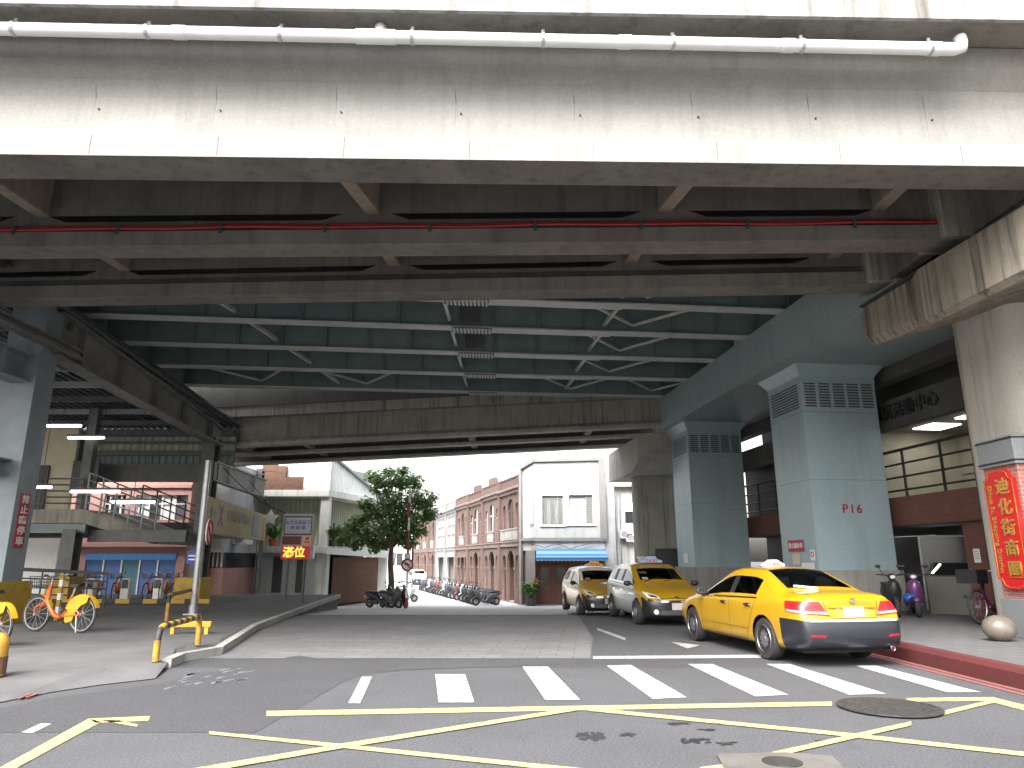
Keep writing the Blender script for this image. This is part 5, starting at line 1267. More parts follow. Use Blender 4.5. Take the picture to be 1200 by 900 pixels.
def wheel(root, x, y, r, s):
    m = MB(); w_ = .105
    m.lathe([(r * .64, -w_ * .8), (r * .70, -w_), (r * .93, -w_), (r, -w_ * .6), (r, w_ * .6), (r * .93, w_), (r * .70, w_), (r * .64, w_ * .8)], 40, 'Y')
    t = m.build('wheel', 'rubber', root, smooth='auto'); t.location = (x, y, r)
    m = MB(); m.lathe([(r * .67, s * w_ * .95), (r * .64, s * w_ * .97), (r * .60, s * w_ * .6), (.001, s * w_ * .35)], 36, 'Y')
    m.build('brake_disc', 'black', t)
    m = MB(); m.lathe([(r * .68, s * w_ * 1.0), (r * .66, s * w_ * 1.08), (r * .645, s * w_ * .9), (r * .65, s * w_ * .7)], 36, 'Y')
    for k in range(8):
        a = 2 * pi * k / 8; a2 = .11
        c0, c1 = V((cos(a), 0, sin(a))), V((-sin(a), 0, cos(a)))
        yo = s * w_
        p0 = [c0 * r * .16 + c1 * .030 + V((0, yo * .98, 0)), c0 * r * .16 - c1 * .030 + V((0, yo * .98, 0)), c0 * r * .64 - c1 * .034 + V((0, yo * .92, 0)), c0 * r * .64 + c1 * .034 + V((0, yo * .92, 0))]
        m.loft([p0, [q - V((0, s * .03, 0)) for q in p0]])
    m.lathe([(.001, s * w_ * 1.03), (r * .15, s * w_ * 1.02), (r * .2, s * w_ * .85)], 20, 'Y'); m.build('rim', 'alloy', t)
def decal(name, bvh, corners, d, mat, root, n=10, mm=4, off=.006, d2=None):
    c = [V(p) for p in corners]; da = V(d).normalized(); db = V(d2).normalized() if d2 else da; m = MB(); g = []
    for i in range(n + 1):
        row = []
        for j in range(mm + 1):
            u, v_ = i / n, j / mm; d = da.lerp(db, u).normalized()
            p = c[0] * (1 - u) * (1 - v_) + c[1] * u * (1 - v_) + c[2] * u * v_ + c[3] * (1 - u) * v_
            hit = bvh.ray_cast(p - d * 1.2, d)
            q = (hit[0] - d * off) if hit[0] is not None else p
            row.append(m.b.verts.new(q))
        g.append(row)
    for i in range(n):
        for j in range(mm): m.b.faces.new((g[i][j], g[i + 1][j], g[i + 1][j + 1], g[i][j + 1]))
    return m.build(name, mat, root, smooth=True)
def seam(name, bvh, pts, d, root, w_=.010, mat='black'):
    d = V(d)
    for p, q in zip(pts, pts[1:]):
        p, q = V(p), V(q); s_ = (q - p).cross(d).normalized() * w_ / 2
        decal(name, bvh, (p - s_, q - s_, q + s_, p + s_), d, mat, root, 8, 1, .002)
def mirror(root, x, y, z, s, mat):
    m = MB(); m.ball((0, 0, 0), .12, .55, .9, .62, 2); m.tube([(0, -s * .10, -.02), (-.02, -s * .22, -.06)], .025, 8)
    o = m.build('mirror', mat, root, smooth=True); o.location = (x, s * y, z)
    m = MB(); m.box(-.075, -.062, -.08, .08, -.05, .055, .005); m.build('mirror_glass', 'glass', o)
def roofsign(root, x, z, txt, mat, flip=1, s=1):
    m = MB(); a, b_ = .33 * s, .16 * s
    prof = [(-a, 0), (a, 0), (a * .96, .07 * s), (a * .55, .09 * s), (a * .42, .16 * s), (a * .3, .18 * s), (-a * .3, .18 * s), (-a * .42, .16 * s), (-a * .55, .09 * s), (-a * .96, .07 * s)]
    m.loft([[(x - .08, y, z + zz) for y, zz in prof], [(x + .08, y, z + zz) for y, zz in prof]])
    o = m.build('roof_sign', mat, root, bev=.012)
    for d, rz in ((-.085, R(-90)), (.085, R(90))):
        text('lettering', txt, .115 * s, 'signred', o, (x + d, 0, z + .055 * s), (R(90), 0, rz), .002, bold=.003, sx=1.25, spacing=1.2)
    return o

# --- the yellow saloon taxi seen from behind
mats = ['taxi_yellow', 'carglass', 'carblack', 'black']
stS = [(2.36, .30, .66, .62, .66, .52, .70, .72), (2.22, .24, .80, .75, .70, .62, .76, .79), (1.95, .20, .875, .83, .78, .68, .83, .87), (1.46, .20, .905, .87, .86, .70, .92, .95),
       (1.10, .20, .91, .875, .905, .72, .97, 1.0), (1.00, .20, .91, .875, .91, .715, .995, 1.025), (.24, .20, .91, .872, .93, .60, 1.345, 1.385), (.10, .20, .91, .87, .935, .59, 1.385, 1.43),
       (-.12, .20, .91, .87, .94, .585, 1.41, 1.462), (-.20, .20, .91, .87, .942, .585, 1.415, 1.468), (-.72, .20, .91, .868, .952, .575, 1.40, 1.455), (-.90, .20, .91, .867, .956, .575, 1.38, 1.435),
       (-1.06, .20, .91, .866, .96, .585, 1.325, 1.385), (-1.16, .20, .91, .866, .965, .60, 1.285, 1.345), (-1.70, .20, .905, .855, .985, .685, 1.075, 1.115), (-1.80, .20, .90, .85, .985, .69, 1.06, 1.10),
       (-2.12, .22, .885, .825, .975, .70, 1.045, 1.09), (-2.30, .25, .84, .77, .93, .66, 1.02, 1.07, {1: -.05, 2: -.07, 3: -.05}), (-2.34, .28, .77, .71, .86, .62, .965, 1.0, {0: -.02, 1: -.08, 2: -.10, 3: -.07})]
def matS(j, i, cap):
    if cap == 'rear': return 2 if i < 3 else 0
    if cap == 'front': return 0 if i > 1 else 2
    if i == 5 and 5 <= j <= 7 or i == 5 and 9 <= j <= 11: return 1
    if i == 5 and j == 8: return 3
    if i >= 8 and (j == 5 or 11 <= j <= 13): return 1
    if j >= 15 and i < 3 or j < 2 and i < 2: return 2
    return 0
tx1 = thing('taxi', 'bright yellow saloon taxi seen from behind with black rear bumper, parked at the red kerb', 'taxi', (0, 0, 0), 0, 'taxis parked under the bridge')
bv = car(tx1, stS, matS, mats, (1.46, -1.315))
for s in (1, -1):
    seam('door_seam', bv, [(.98, s, .86), (1.0, s, .3)], (0, -s, 0), tx1); seam('door_seam', bv, [(-.16, s, .93), (-.17, s, .5), (-.16, s, .27)], (0, -s, 0), tx1)
    seam('door_seam', bv, [(-1.12, s, .94), (-1.0, s, .75), (-.85, s, .5), (-.72, s, .30)], (0, -s, 0), tx1); seam('door_seam', bv, [(1.0, s, .265), (-.72, s, .265)], (0, -s, 0), tx1)
    decal('side_moulding', bv, [(.98, s, .455), (-.85, s, .455), (-.85, s, .485), (.98, s, .485)], (0, -s, 0), 'taxi_yellow', tx1, 14, 1, .014)
    decal('window_trim', bv, [(1.0, s, .90), (-1.12, s, .945), (-1.12, s, .965), (1.0, s, .92)], (0, -s, 0), 'chrome', tx1, 16, 1, .006)
    for x in (.02, -.86):
        decal('handle_cup', bv, [(x - .09, s, .80), (x + .09, s, .80), (x + .09, s, .86), (x - .09, s, .86)], (0, -s, 0), 'dkgrey', tx1, 4, 2, .003)
        hit = bv.ray_cast(V((x, s * 1.5, .835)), V((0, -s, 0)))[0]; m = MB(); m.bar(hit + V((-.1, s * .025, 0)), hit + V((.1, s * .025, 0)), .03, .03); m.build('handle', 'chrome', tx1, bev=.008)
    # tail light wraps round the corner
    decal('tail_light', bv, [(-2.42, s * .40, .745), (-2.02, s * .90, .80), (-1.98, s * .88, .955), (-2.40, s * .52, .95)], (1, 0, 0), 'lens_red', tx1, 22, 8, .010, (.25, -s, 0))
    decal('tail_light_band', bv, [(-2.42, s * .415, .765), (-2.05, s * .90, .805), (-2.05, s * .90, .835), (-2.42, s * .435, .80)], (1, 0, 0), 'lens_pink', tx1, 22, 2, .014, (.3, -s, 0))
    decal('reflector', bv, [(-2.4, s * .52, .44), (-2.4, s * .74, .45), (-2.4, s * .74, .485), (-2.4, s * .52, .475)], (1, 0, 0), 'lens_dark', tx1, 6, 2, .006)
    decal('head_light', bv, [(2.34, s * .45, .62), (2.2, s * .74, .68), (2.15, s * .74, .80), (2.3, s * .48, .73)], (-1, -.4 * s, 0), 'lens_clear', tx1, 8, 4, .008)
    mirror(tx1, .84, .955, .99, s, 'dkgrey')
    seam('boot_seam', bv, [(-2.36, s * .46, .955), (-2.36, s * .40, .76), (-2.36, s * .36, .715)], (1, 0, 0), tx1)
    seam('boot_seam', bv, [(-2.25, s * .60, 1.5), (-1.82, s * .64, 1.5)], (0, 0, -1), tx1)
seam('boot_seam', bv, [(-2.36, -.36, .715), (-2.36, .36, .715)], (1, 0, 0), tx1)
decal('boot_trim', bv, [(-2.38, -.40, .865), (-2.38, .40, .865), (-2.38, .40, .905), (-2.38, -.40, .905)], (1, 0, 0), 'taxi_yellow', tx1, 12, 2, .03)
decal('plate_recess', bv, [(-2.36, -.30, .725), (-2.36, .30, .725), (-2.36, .27, .865), (-2.36, -.27, .865)], (1, 0, 0), 'taxi_gold', tx1, 8, 3, .004)
decal('bumper_lip', bv, [(-2.4, -.74, .665), (-2.4, .74, .665), (-2.4, .74, .70), (-2.4, -.74, .70)], (1, 0, 0), 'silver', tx1, 16, 1, .012)
m = MB(); m.box(-.008, .008, -.17, .17, -.085, .085, .004); o = m.build('number_plate', 'plate', tx1); o.location = (-2.435, 0, .79)
m = MB(); m.lathe([(.001, -.012), (.036, -.01), (.04, 0), (.001, .0)], 20, 'X'); m.box(-.016, -.011, -.004, .004, -.03, .03); o = m.build('badge', 'chrome', tx1); o.location = (-2.44, 0, .965)
m = MB(); m.tube([(-2.46, 0, 0), (-2.1, 0, 0)], .042, 14); m.lathe([(.042, -2.462), (.03, -2.462), (.03, -2.4)], 14, 'X'); o = m.build('exhaust', 'chrome', tx1); o.location = (0, -.58, .27)
m = MB(); m.bar((-1.68, .1, 1.125), (-1.62, .45, 1.16), .1, .03); m.build('parcel_shelf_paper', 'white', tx1)
roofsign(tx1, -.22, 1.462, 'TAXI', 'signlamp', 1, .62)
dirv = V((-.175, .979, 0)).normalized(); rv = V((dirv.y, -dirv.x, 0))
TS = 1.05; tx1.scale = (TS,) * 3; cpt_ = G(898, 773) + rv * .885 * TS   # between the rear wheels
tx1.location = cpt_ + dirv * 1.315 * TS; tx1.rotation_euler.z = atan2(dirv.y, dirv.x)

# --- two people-carrier taxis facing us
stM = [(2.24, .25, .60, .57, .63, .48, .67, .69), (2.10, .20, .755, .72, .69, .62, .75, .78), (1.85, .19, .825, .79, .79, .66, .85, .89), (1.42, .19, .85, .82, .91, .69, .97, 1.01),
       (1.22, .19, .855, .83, .95, .71, 1.02, 1.05), (1.14, .19, .855, .83, .955, .705, 1.045, 1.075), (.30, .19, .86, .83, .985, .61, 1.45, 1.495), (.18, .19, .86, .83, .99, .60, 1.485, 1.53),
       (-.10, .19, .86, .83, 1.0, .595, 1.515, 1.57), (-.19, .19, .86, .83, 1.0, .595, 1.52, 1.575), (-.95, .19, .86, .83, 1.02, .585, 1.525, 1.585), (-1.05, .19, .86, .83, 1.022, .585, 1.52, 1.58),
       (-1.72, .19, .855, .82, 1.04, .575, 1.485, 1.55), (-1.86, .2, .85, .815, 1.045, .57, 1.47, 1.535), (-2.15, .22, .82, .77, 1.03, .55, 1.38, 1.45), (-2.25, .26, .74, .69, 1.0, .52, 1.28, 1.33)]
def mk_mpv(root, side, roof, hood, variant):
    mats = [side, roof, hood, 'carglass', 'carblack', 'black']
    if len(set(mats)) < 6: pass
    def mf(j, i, cap):
        if cap == 'front': return 4 if i < 6 else 2
        if cap == 'rear': return 3 if i in (6, 7) else (4 if i < 2 else 0)
        if i == 5 and (5 <= j <= 7 or 9 <= j <= 9 or j == 11): return 3
        if i == 5 and j in (8, 10): return 5
        if i >= 8 and j == 5: return 3
        if j < 2 and i < (5 if j == 0 else 4): return 4
        if j == 2 and i < 2: return 4
        if j < 5: return 2 if i >= 4 else (2 if j < 3 and variant == 0 else 0)
        if i >= 7: return 1
        if i >= 6: return 1 if variant == 0 else 0
        return 0
    bv = car(root, stM, mf, mats, (1.42, -1.33), .315, .362)
    for s in (1, -1):
        seam('door_seam', bv, [(1.0, s, .93), (1.02, s, .3)], (0, -s, 0), root); seam('door_seam', bv, [(-.14, s, .98), (-.15, s, .3)], (0, -s, 0), root)
        seam('door_seam', bv, [(-1.0, s, 1.0), (-.98, s, .7), (-.86, s, .32)], (0, -s, 0), root); seam('door_seam', bv, [(1.0, s, .27), (-.86, s, .27)], (0, -s, 0), root)
        decal('window_trim', bv, [(1.1, s, .94), (-1.7, s, 1.03), (-1.7, s, 1.05), (1.1, s, .955)], (0, -s, 0), 'black', root, 16, 1, .005)
        for x in (.0, -.82):
            hit = bv.ray_cast(V((x, s * 1.5, .84)), V((0, -s, 0)))[0]; m = MB(); m.bar(hit + V((-.1, s * .022, 0)), hit + V((.1, s * .022, 0)), .03, .03); m.build('handle', 'chrome', root, bev=.008)
        decal('head_light', bv, [(2.2, s * .40, .675), (2.05, s * .70, .70), (1.75, s * .80, .86), (2.1, s * .48, .76)], (-1, -.55 * s, -.25), 'lens_clear', root, 12, 5, .008)
        decal('head_light_core', bv, [(2.2, s * .46, .70), (2.05, s * .62, .715), (1.9, s * .66, .775), (2.1, s * .50, .745)], (-1, -.55 * s, -.25), 'chrome', root, 6, 3, .012)
        decal('tail_light', bv, [(-2.2, s * .58, .85), (-2.2, s * .72, .85), (-2.2, s * .66, 1.2), (-2.2, s * .55, 1.2)], (1, -.2 * s, 0), 'lens_red', root, 5, 8, .008)
        mirror(root, .98, .95, 1.03, s, 'black')
        hit = bv.ray_cast(V((3.5, s * .55, .36)), V((-1, 0, 0)))[0]; m = MB(); m.lathe([(.001, .03), (.055, .03), (.07, .0), (.001, 0)], 18, 'X'); o = m.build('fog_light', 'lens_clear', root); o.location = hit
        m = MB(); m.bar(hit + V((.02, -s * .28, .0)), hit + V((.02, -s * .1, 0)), .02, .02); m.build('bumper_trim', 'chrome', root)
    decal('grille_bar', bv, [(2.3, -.42, .60), (2.3, .42, .60), (2.3, .42, .635), (2.3, -.42, .635)], (-1, 0, 0), 'chrome', root, 12, 1, .012)
    decal('lower_grille', bv, [(2.3, -.5, .29), (2.3, .5, .29), (2.3, .42, .40), (2.3, -.42, .40)], (-1, 0, 0), 'dkgrey', root, 12, 2, .004)
    seam('bonnet_seam', bv, [(2.22, -.55, .685), (2.3, 0, .70), (2.22, .55, .685)], (-1, 0, 0), root)
    hit = bv.ray_cast(V((3.5, 0, .50)), V((-1, 0, 0)))[0]; m = MB(); m.box(0, .02, -.17, .17, -.085, .085, .004); o = m.build('number_plate', 'plate', root); o.location = hit + V((.0, 0, 0))
    m = MB(); m.ball((0, 0, 0), .07, .3, 1, .55, 2); o = m.build('badge', 'black', root); o.location = bv.ray_cast(V((3.5, 0, .735)), V((-1, 0, -.02)))[0]
    decal('sticker', bv, [(1.1, -.52, 1.16), (1.1, -.36, 1.16), (1.1, -.36, 1.23), (1.1, -.52, 1.23)], (-1, 0, -.2), 'signgrey', root, 4, 2, .006)
    for s, y0 in ((1, .05), (1, -.5)): m = MB(); m.tube([(1.13, y0, 1.085), (1.0, y0 + .25, 1.14), (.92, y0 + .5, 1.18)], .012, 6); m.build('wiper', 'black', root)
def place_mpv(root, wheelpt, h):                   # its right front wheel touches wheelpt
    h = V((*h, 0)).normalized(); left = V((-h.y, h.x, 0))
    c_ = V(wheelpt) + left * .86 - h * 1.42; root.location = (c_.x, c_.y, gz(c_.y - 1)); root.rotation_euler.z = atan2(h.y, h.x)
tx2 = thing('taxi', 'silver sided people carrier taxi with yellow bonnet and roof, middle of the three', 'taxi', (0, 0, 0), 0, 'taxis parked under the bridge')
mk_mpv(tx2, 'silver', 'taxi_yellow', 'taxi_yellow', 0); M['signblue'] = plain('signblue', (.22, .28, .42), .4, 0, .05, 3); roofsign(tx2, .05, 1.568, 'TAXI', 'signblue'); place_mpv(tx2, (3.275, 19.6, 0), (.1, -.995))
tx3 = thing('taxi', 'gold sided people carrier taxi with white roof, farthest of the three', 'taxi', (0, 0, 0), 0, 'taxis parked under the bridge')
mk_mpv(tx3, 'taxi_gold', 'carwhite', 'taxi_gold', 1); roofsign(tx3, .05, 1.568, 'TAXI', 'bikeyellow'); place_mpv(tx3, (2.2, 24.5, 0), (.1, -.995))
cw_ = thing('white_car', 'small white car standing far down the old street', 'car', (0, 0, 0))
mk_mpv(cw_, 'carwhite', 'carwhite', 'carwhite', 1)
q = P(489, 691, 78); cw_.location = (q.x, 78, -.9); cw_.rotation_euler.z = R(-70)

# ================================================================ bicycles
M['tyre'] = plain('tyre', (.03, .03, .032), .8, 0, .1, 10)
def bike(root, simple=False, frame='orange', fender='bikeyellow', hasbasket=True, r=.33):
    wb = 1.10; k = 24 if not simple else 16
    for x, nm in ((wb / 2, 'front'), (-wb / 2, 'rear')):
        m = MB(); m.torus((0, 0, 0), r - .02, .022, 'Y', k + 12, 7); w_ = m.build('wheel', 'tyre', root, smooth=True); w_.location = (x, 0, r)
        m = MB(); m.torus((0, 0, 0), r - .045, .012, 'Y', k + 12, 6)
        for j in range(14 if not simple else 8):
            a = 2 * pi * j / (14 if not simple else 8); m.tube([(0, .02 * (-1) ** j, 0), ((r - .045) * cos(a), 0, (r - .045) * sin(a))], .003, 4)
        m.tube([(0, -.05, 0), (0, .05, 0)], .03, 10); m.build('rim', 'galv', w_, smooth='auto')
    F, B = V((wb / 2, 0, r)), V((-wb / 2, 0, r)); bb = V((-.10, 0, .29)); hd0, hd1 = V((.36, 0, .58)), V((.30, 0, .82)); st_ = V((-.26, 0, .66))
    m = MB()
    m.tube([hd1 - V((0, 0, .04)), hd0 + V((-.03, 0, -.03)), V((.20, 0, .40)), V((.10, 0, .30)), V((0, 0, .275)), bb], [.035, .042, .042, .042, .042, .04], 12)
    m.tube([bb, st_], .026, 10); m.tube([hd0 - V((-.01, 0, .05)), hd1 + V((-.015, 0, .05))], .034, 12)
    for s in (-1, 1):
        m.tube([bb + V((0, s * .04, 0)), B + V((0, s * .06, 0))], .017, 8); m.tube([st_ + V((0, s * .02, -.06)), B + V((0, s * .06, 0))], .015, 8)
    m.build('frame', frame, root, smooth='auto')
    m = MB()
    for s in (-1, 1): m.tube([hd0 + V((.02, s * .05, -.06)), V((wb / 2 - .01, s * .055, r + .12)), F + V((0, s * .05, 0))], .016, 8)
    m.bar(hd0 + V((.02, -.06, -.05)), hd0 + V((.02, .06, -.05)), .03, .04); m.build('fork', frame, root, smooth='auto')
    m = MB(); m.tube([st_, st_ + V((-.05, 0, .16))], .016, 8); m.build('seat_post', 'galv', root)
    m = MB(); sp_ = st_ + V((-.06, 0, .17)); m.loft([[sp_ + V((-.13, -.09, .0)), sp_ + V((-.13, .09, 0)), sp_ + V((-.13, .06, .06)), sp_ + V((-.13, -.06, .06))], [sp_ + V((0, -.06, -.01)), sp_ + V((0, .06, -.01)), sp_ + V((0, .04, .045)), sp_ + V((0, -.04, .045))], [sp_ + V((.15, -.02, .0)), sp_ + V((.15, .02, 0)), sp_ + V((.15, .015, .035)), sp_ + V((.15, -.015, .035))]]); m.build('seat', 'black', root, bev=.01)
    m = MB(); hb = hd1 + V((-.03, 0, .16)); m.tube([hd1, hb], .018, 8)
    m.tube([hb + V((-.18, -.28, .06)), hb + V((-.06, -.24, .07)), hb + V((.0, -.1, .03)), hb, hb + V((.0, .1, .03)), hb + V((-.06, .24, .07)), hb + V((-.18, .28, .06))], .013, 8); m.build('handlebar', 'galv', root, smooth='auto')
    m = MB()
    for s in (-1, 1): m.tube([hb + V((-.18, s * .28, .06)), hb + V((-.07, s * .25, .07))], .02, 8)
    m.build('grip', 'black', root)
    # rear guard with side skirts
    m = MB()
    for s in (-1, 1):
        out = [(B.x + (r + .035) * cos(R(a)), s * .05, r + (r + .035) * sin(R(a))) for a in range(20, 176, 12)]; inn = [(B.x + .10, s * .05, r + .05), (B.x + .30, s * .05, r - .10)]
        out2 = [(B.x + (r + .035) * cos(R(a)), s * .05, r + (r + .035) * sin(R(a))) for a in (-25, 0, 20, 40, 60, 80, 100, 115)]
        fan = [(B.x + .20, s * .05, r - .08), (B.x + .04, s * .05, r + .13)]
        m.poly((out2 + [(B.x - .12, s * .05, r + .22)] + [(B.x + .02, s * .05, r + .16), (B.x + .13, s * .05, r + .02), (B.x + .18, s * .05, r - .12)])[::s])
    arcs = [R(a) for a in range(-20, 166, 10)]
    m.loft([[(B.x + (r + .035) * cos(a), -.05, r + (r + .035) * sin(a)), (B.x + (r + .035) * cos(a), .05, r + (r + .035) * sin(a)), (B.x + (r + .042) * cos(a), .05, r + (r + .042) * sin(a)), (B.x + (r + .042) * cos(a), -.05, r + (r + .042) * sin(a))] for a in arcs]); m.build('rear_guard', fender, root)
    m = MB(); arcs = [R(a) for a in range(95, 190, 10)]; F2 = F
    m.loft([[(F.x + (r + .03) * cos(a), -.035, r + (r + .03) * sin(a)), (F.x + (r + .03) * cos(a), .035, r + (r + .03) * sin(a)), (F.x + (r + .037) * cos(a), .035, r + (r + .037) * sin(a)), (F.x + (r + .037) * cos(a), -.035, r + (r + .037) * sin(a))] for a in arcs]); m.build('front_guard', fender, root)
    if hasbasket:
        m = MB(); bx = hd1 + V((.10, 0, -.02))
        for j in range(5):
            z = j * .055; e_ = .13 + j * .01
            for p, q in (((-.08, -e_), (.24 + j * .008, -e_)), ((.24 + j * .008, -e_), (.24 + j * .008, e_)), ((.24 + j * .008, e_), (-.08, e_)), ((-.08, e_), (-.08, -e_))): m.tube([bx + V((*p, z)), bx + V((*q, z))], .006, 5)
        for j in range(8):
            t_ = -.08 + j * .045
            for s in (-1, 1): m.tube([bx + V((t_, s * .13, 0)), bx + V((t_, s * .17, .22))], .004, 4)
        for j in range(7): t_ = -.13 + j * .043; m.tube([bx + V((.24, t_, 0)), bx + V((.27, t_ * 1.2, .22))], .004, 4)
        m.build('basket', 'dkgrey', root)
    m = MB(); m.lathe([(.001, -.065), (.085, -.065), (.085, -.055), (.001, -.055)], 20, 'Y', bb); m.tube([bb + V((0, -.08, 0)), bb + V((.1, -.08, -.13))], .011, 6); m.tube([bb + V((0, .08, 0)), bb + V((-.1, .08, .13))], .011, 6)
    m.box(bb.x + .06, bb.x + .15, -.17, -.085, bb.z - .145, bb.z - .12); m.box(bb.x - .15, bb.x - .06, .085, .17, bb.z + .12, bb.z + .145); m.build('crank', 'dkgrey', root)
    m = MB(); m.tube([B + V((.05, .08, -.02)), B + V((-.03, .12, -r + .02))], .011, 6); m.build('kickstand', 'galv', root)
    return root
b1 = thing('bicycle', 'orange hire bicycle with yellow rear guard standing parked on the forecourt', 'bicycle', (0, 0, 0))
bike(b1)
qa, qb = G(35, 729, .03), G(101, 743, .03); qa = G(28, 727, .03)
md_ = (qa + qb) / 2; dd = V((-.96, .28, 0)); b1.location = G(66, 741, PZ); b1.rotation_euler.z = atan2(dd.y, dd.x); b1.scale = (1.15,) * 3
b2 = thing('bicycle', 'orange and white hire bicycle cut off by the left edge of view', 'bicycle', (0, 0, 0)); bike(b2)
qb = G(-6, 759, PZ); hd_ = V((-.92, .38, 0)).normalized(); b2.location = qb + hd_ * .6; b2.scale = (1.12,) * 3; b2.rotation_euler.z = atan2(hd_.y, hd_.x)
M['pinkframe'] = plain('pinkframe', (.10, .015, .045), .35, 0, .08, 4)
M['pinkbike'] = plain('pinkbike', (.30, .08, .16), .35, 0, .08, 4)
b3 = thing('bicycle', 'pink bicycle half hidden behind the right pier with a black basket', 'bicycle', (0, 0, 0)); bike(b3, frame='pinkframe', fender='pinkbike')
p = P(1166, 735, 14.9); b3.location = (10.9, 16.75, .26); b3.rotation_euler.z = R(208); b3.scale = (1.12,) * 3
cr = thing('black_crate', 'dark plastic crate on the front carrier of the pink bicycle', 'crate', (10.27, 16.4, 1.14), R(208)); m = MB(); m.box(-.2, .2, -.22, .22, 0, .02)
for a in (-1, 1): m.box(-.2, .2, a * .22 - .012, a * .22 + .012, 0, .3); m.box(a * .2 - .012, a * .2 + .012, -.22, .22, 0, .3)
m.build('crate', 'black', cr)
# row of hire bikes in their docks
proto = thing('hire_bike', 'x', 'bicycle', (0, 0, 0), 0, 'hire bikes at the docks before the blue shutters'); bike(proto, True)
dockp = thing('bike_dock', 'x', 'bike dock', (0, 0, 0), 0, 'bike docks before the blue shutters')
m = MB(); m.box(-.16, .16, -.14, .14, 0, .82, .03); m.build('post', 'white', dockp); m = MB(); m.box(-.12, .12, -.17, -.141, .45, .78); m.build('panel', 'dkgrey', dockp)
hb = [(103, 'leftmost of the docked hire bikes, close to the low fence'), (111, 'second docked hire bike from the left'), (137, 'third docked hire bike from the left, at the middle shutters'), (176, 'fourth docked hire bike from the left'), (193, 'fifth docked hire bike, before the last blue shutter'), (205, 'rightmost docked hire bike, beside the yellow column base')]
for k, (px, l) in enumerate(hb):
    o = proto if k == 0 else copy_tree(proto); p = P(px, 690, 29.4); o.location = (p.x, 29.4, PZ); o.rotation_euler.z = R(-82 + 4 * (k % 3)); o['label'] = l
for k, (px, l) in enumerate(((107, 'leftmost white bike dock post by the low fence'), (148, 'middle white bike dock post before the blue shutters'), (186, 'right white bike dock post before the blue shutters'))):
    o = dockp if k == 0 else copy_tree(dockp); p = P(px, 690, 28.9); o.location = (p.x, 28.9, PZ); o['label'] = l

# ================================================================ scooters
def scooter(root, body, seat='black', detail=True):
    m = MB(); r = .235
    for x in (.62, -.60):
        m = MB(); m.lathe([(r * .55, -.05), (r * .9, -.055), (r, -.02), (r, .02), (r * .9, .055), (r * .55, .05)], 22, 'Y'); w_ = m.build('wheel', 'rubber', root, smooth='auto'); w_.location = (x, 0, r)
        m = MB(); m.lathe([(r * .56, -.03), (.001, -.035), (.001, .035), (r * .56, .03)], 16, 'Y'); m.build('rim', 'grey', w_)
    def sec(x, pts): return [(x, y, z) for y, z in pts]
    def oval(x, w_, z0, z1, n=10): c_ = (z0 + z1) / 2; h = (z1 - z0) / 2; return [(x, w_ * cos(2 * pi * k / n), c_ + h * sin(2 * pi * k / n)) for k in range(n)]
    m = MB(); m.loft([oval(-.86, .04, .66, .74), oval(-.74, .12, .52, .78), oval(-.5, .17, .40, .74), oval(-.22, .17, .30, .72), oval(-.1, .15, .26, .60), oval(.0, .14, .22, .32), oval(.3, .15, .22, .31), oval(.38, .16, .24, .36)])
    m.build('rear_body', body, root, smooth=True)
    m = MB(); m.loft([oval(.34, .16, .26, .50), oval(.42, .19, .30, .80), oval(.48, .18, .40, .93), oval(.60, .12, .52, .92), oval(.66, .05, .60, .84)]); m.build('front_shield', body, root, smooth=True)
    m = MB(); m.loft([oval(.40, .05, .86, .96), oval(.44, .11, .90, 1.06), oval(.52, .09, .92, 1.05), oval(.57, .04, .95, 1.0)]); m.build('headset', body, root, smooth=True)
    m = MB(); m.ball((.565, 0, .97), .07, .4, 1, .7); m.build('head_light', 'lens_clear', root, smooth=True)
    m = MB(); m.ball((-.86, 0, .66), .06, .5, 1.3, .6); m.build('tail_light', 'lens_red', root, smooth=True)
    m = MB(); m.loft([oval(-.78, .09, .76, .82), oval(-.6, .14, .73, .83), oval(-.3, .14, .72, .80), oval(-.08, .10, .68, .78), oval(0, .05, .66, .74)]); m.build('seat', seat, root, smooth=True)
    m = MB(); m.tube([(.40, -.34, 1.03), (.45, -.2, 1.02), (.46, 0, 1.0), (.45, .2, 1.02), (.40, .34, 1.03)], .016, 8); m.build('handlebar', 'black', root)
    for s in (-1, 1):
        m = MB(); m.tube([(.44, s * .2, 1.03), (.42, s * .27, 1.2)], .009, 6); m.ball((.41, s * .29, 1.23), .07, .35, 1, .65); m.build('mirror', 'black', root, smooth=True)
    m = MB(); m.tube([(.50, 0, .6), (.62, 0, r)], .05, 8); m.loft([oval(.46, .06, .40, .50), oval(.62, .075, .47, .52), oval(.78, .06, .36, .44)]); m.build('front_guard', body, root, smooth=True)
    m = MB(); m.box(-.55, -.15, -.12, .12, .17, .36, .03); m.tube([(-.5, -.15, .25), (-.85, -.17, .33)], .05, 10); m.build('engine', 'dkgrey', root)
    m = MB(); m.box(-.92, -.90, -.09, .09, .48, .58); m.build('number_plate', 'plate', root)
    m = MB(); m.tube([(-.1, .1, .2), (-.06, .22, .02)], .014, 6); m.tube([(-.1, -.1, .2), (-.06, -.22, .02)], .014, 6); m.build('stand', 'dkgrey', root)
    return root
sccol = [('white', plain('sc_white', (.38, .38, .38), .5, 0, .05, 4, coat=.05)), ('black', plain('sc_black', (.02, .02, .022), .5, 0, .1, 4, coat=.05)), ('grey', plain('sc_grey', (.07, .072, .08), .5, .1, .1, 4, coat=.05)), ('red', plain('sc_red', (.30, .02, .02), .5, 0, .1, 4, coat=.05)), ('dark blue', plain('sc_blue', (.015, .02, .04), .5, 0, .1, 4, coat=.05))]
protos = []
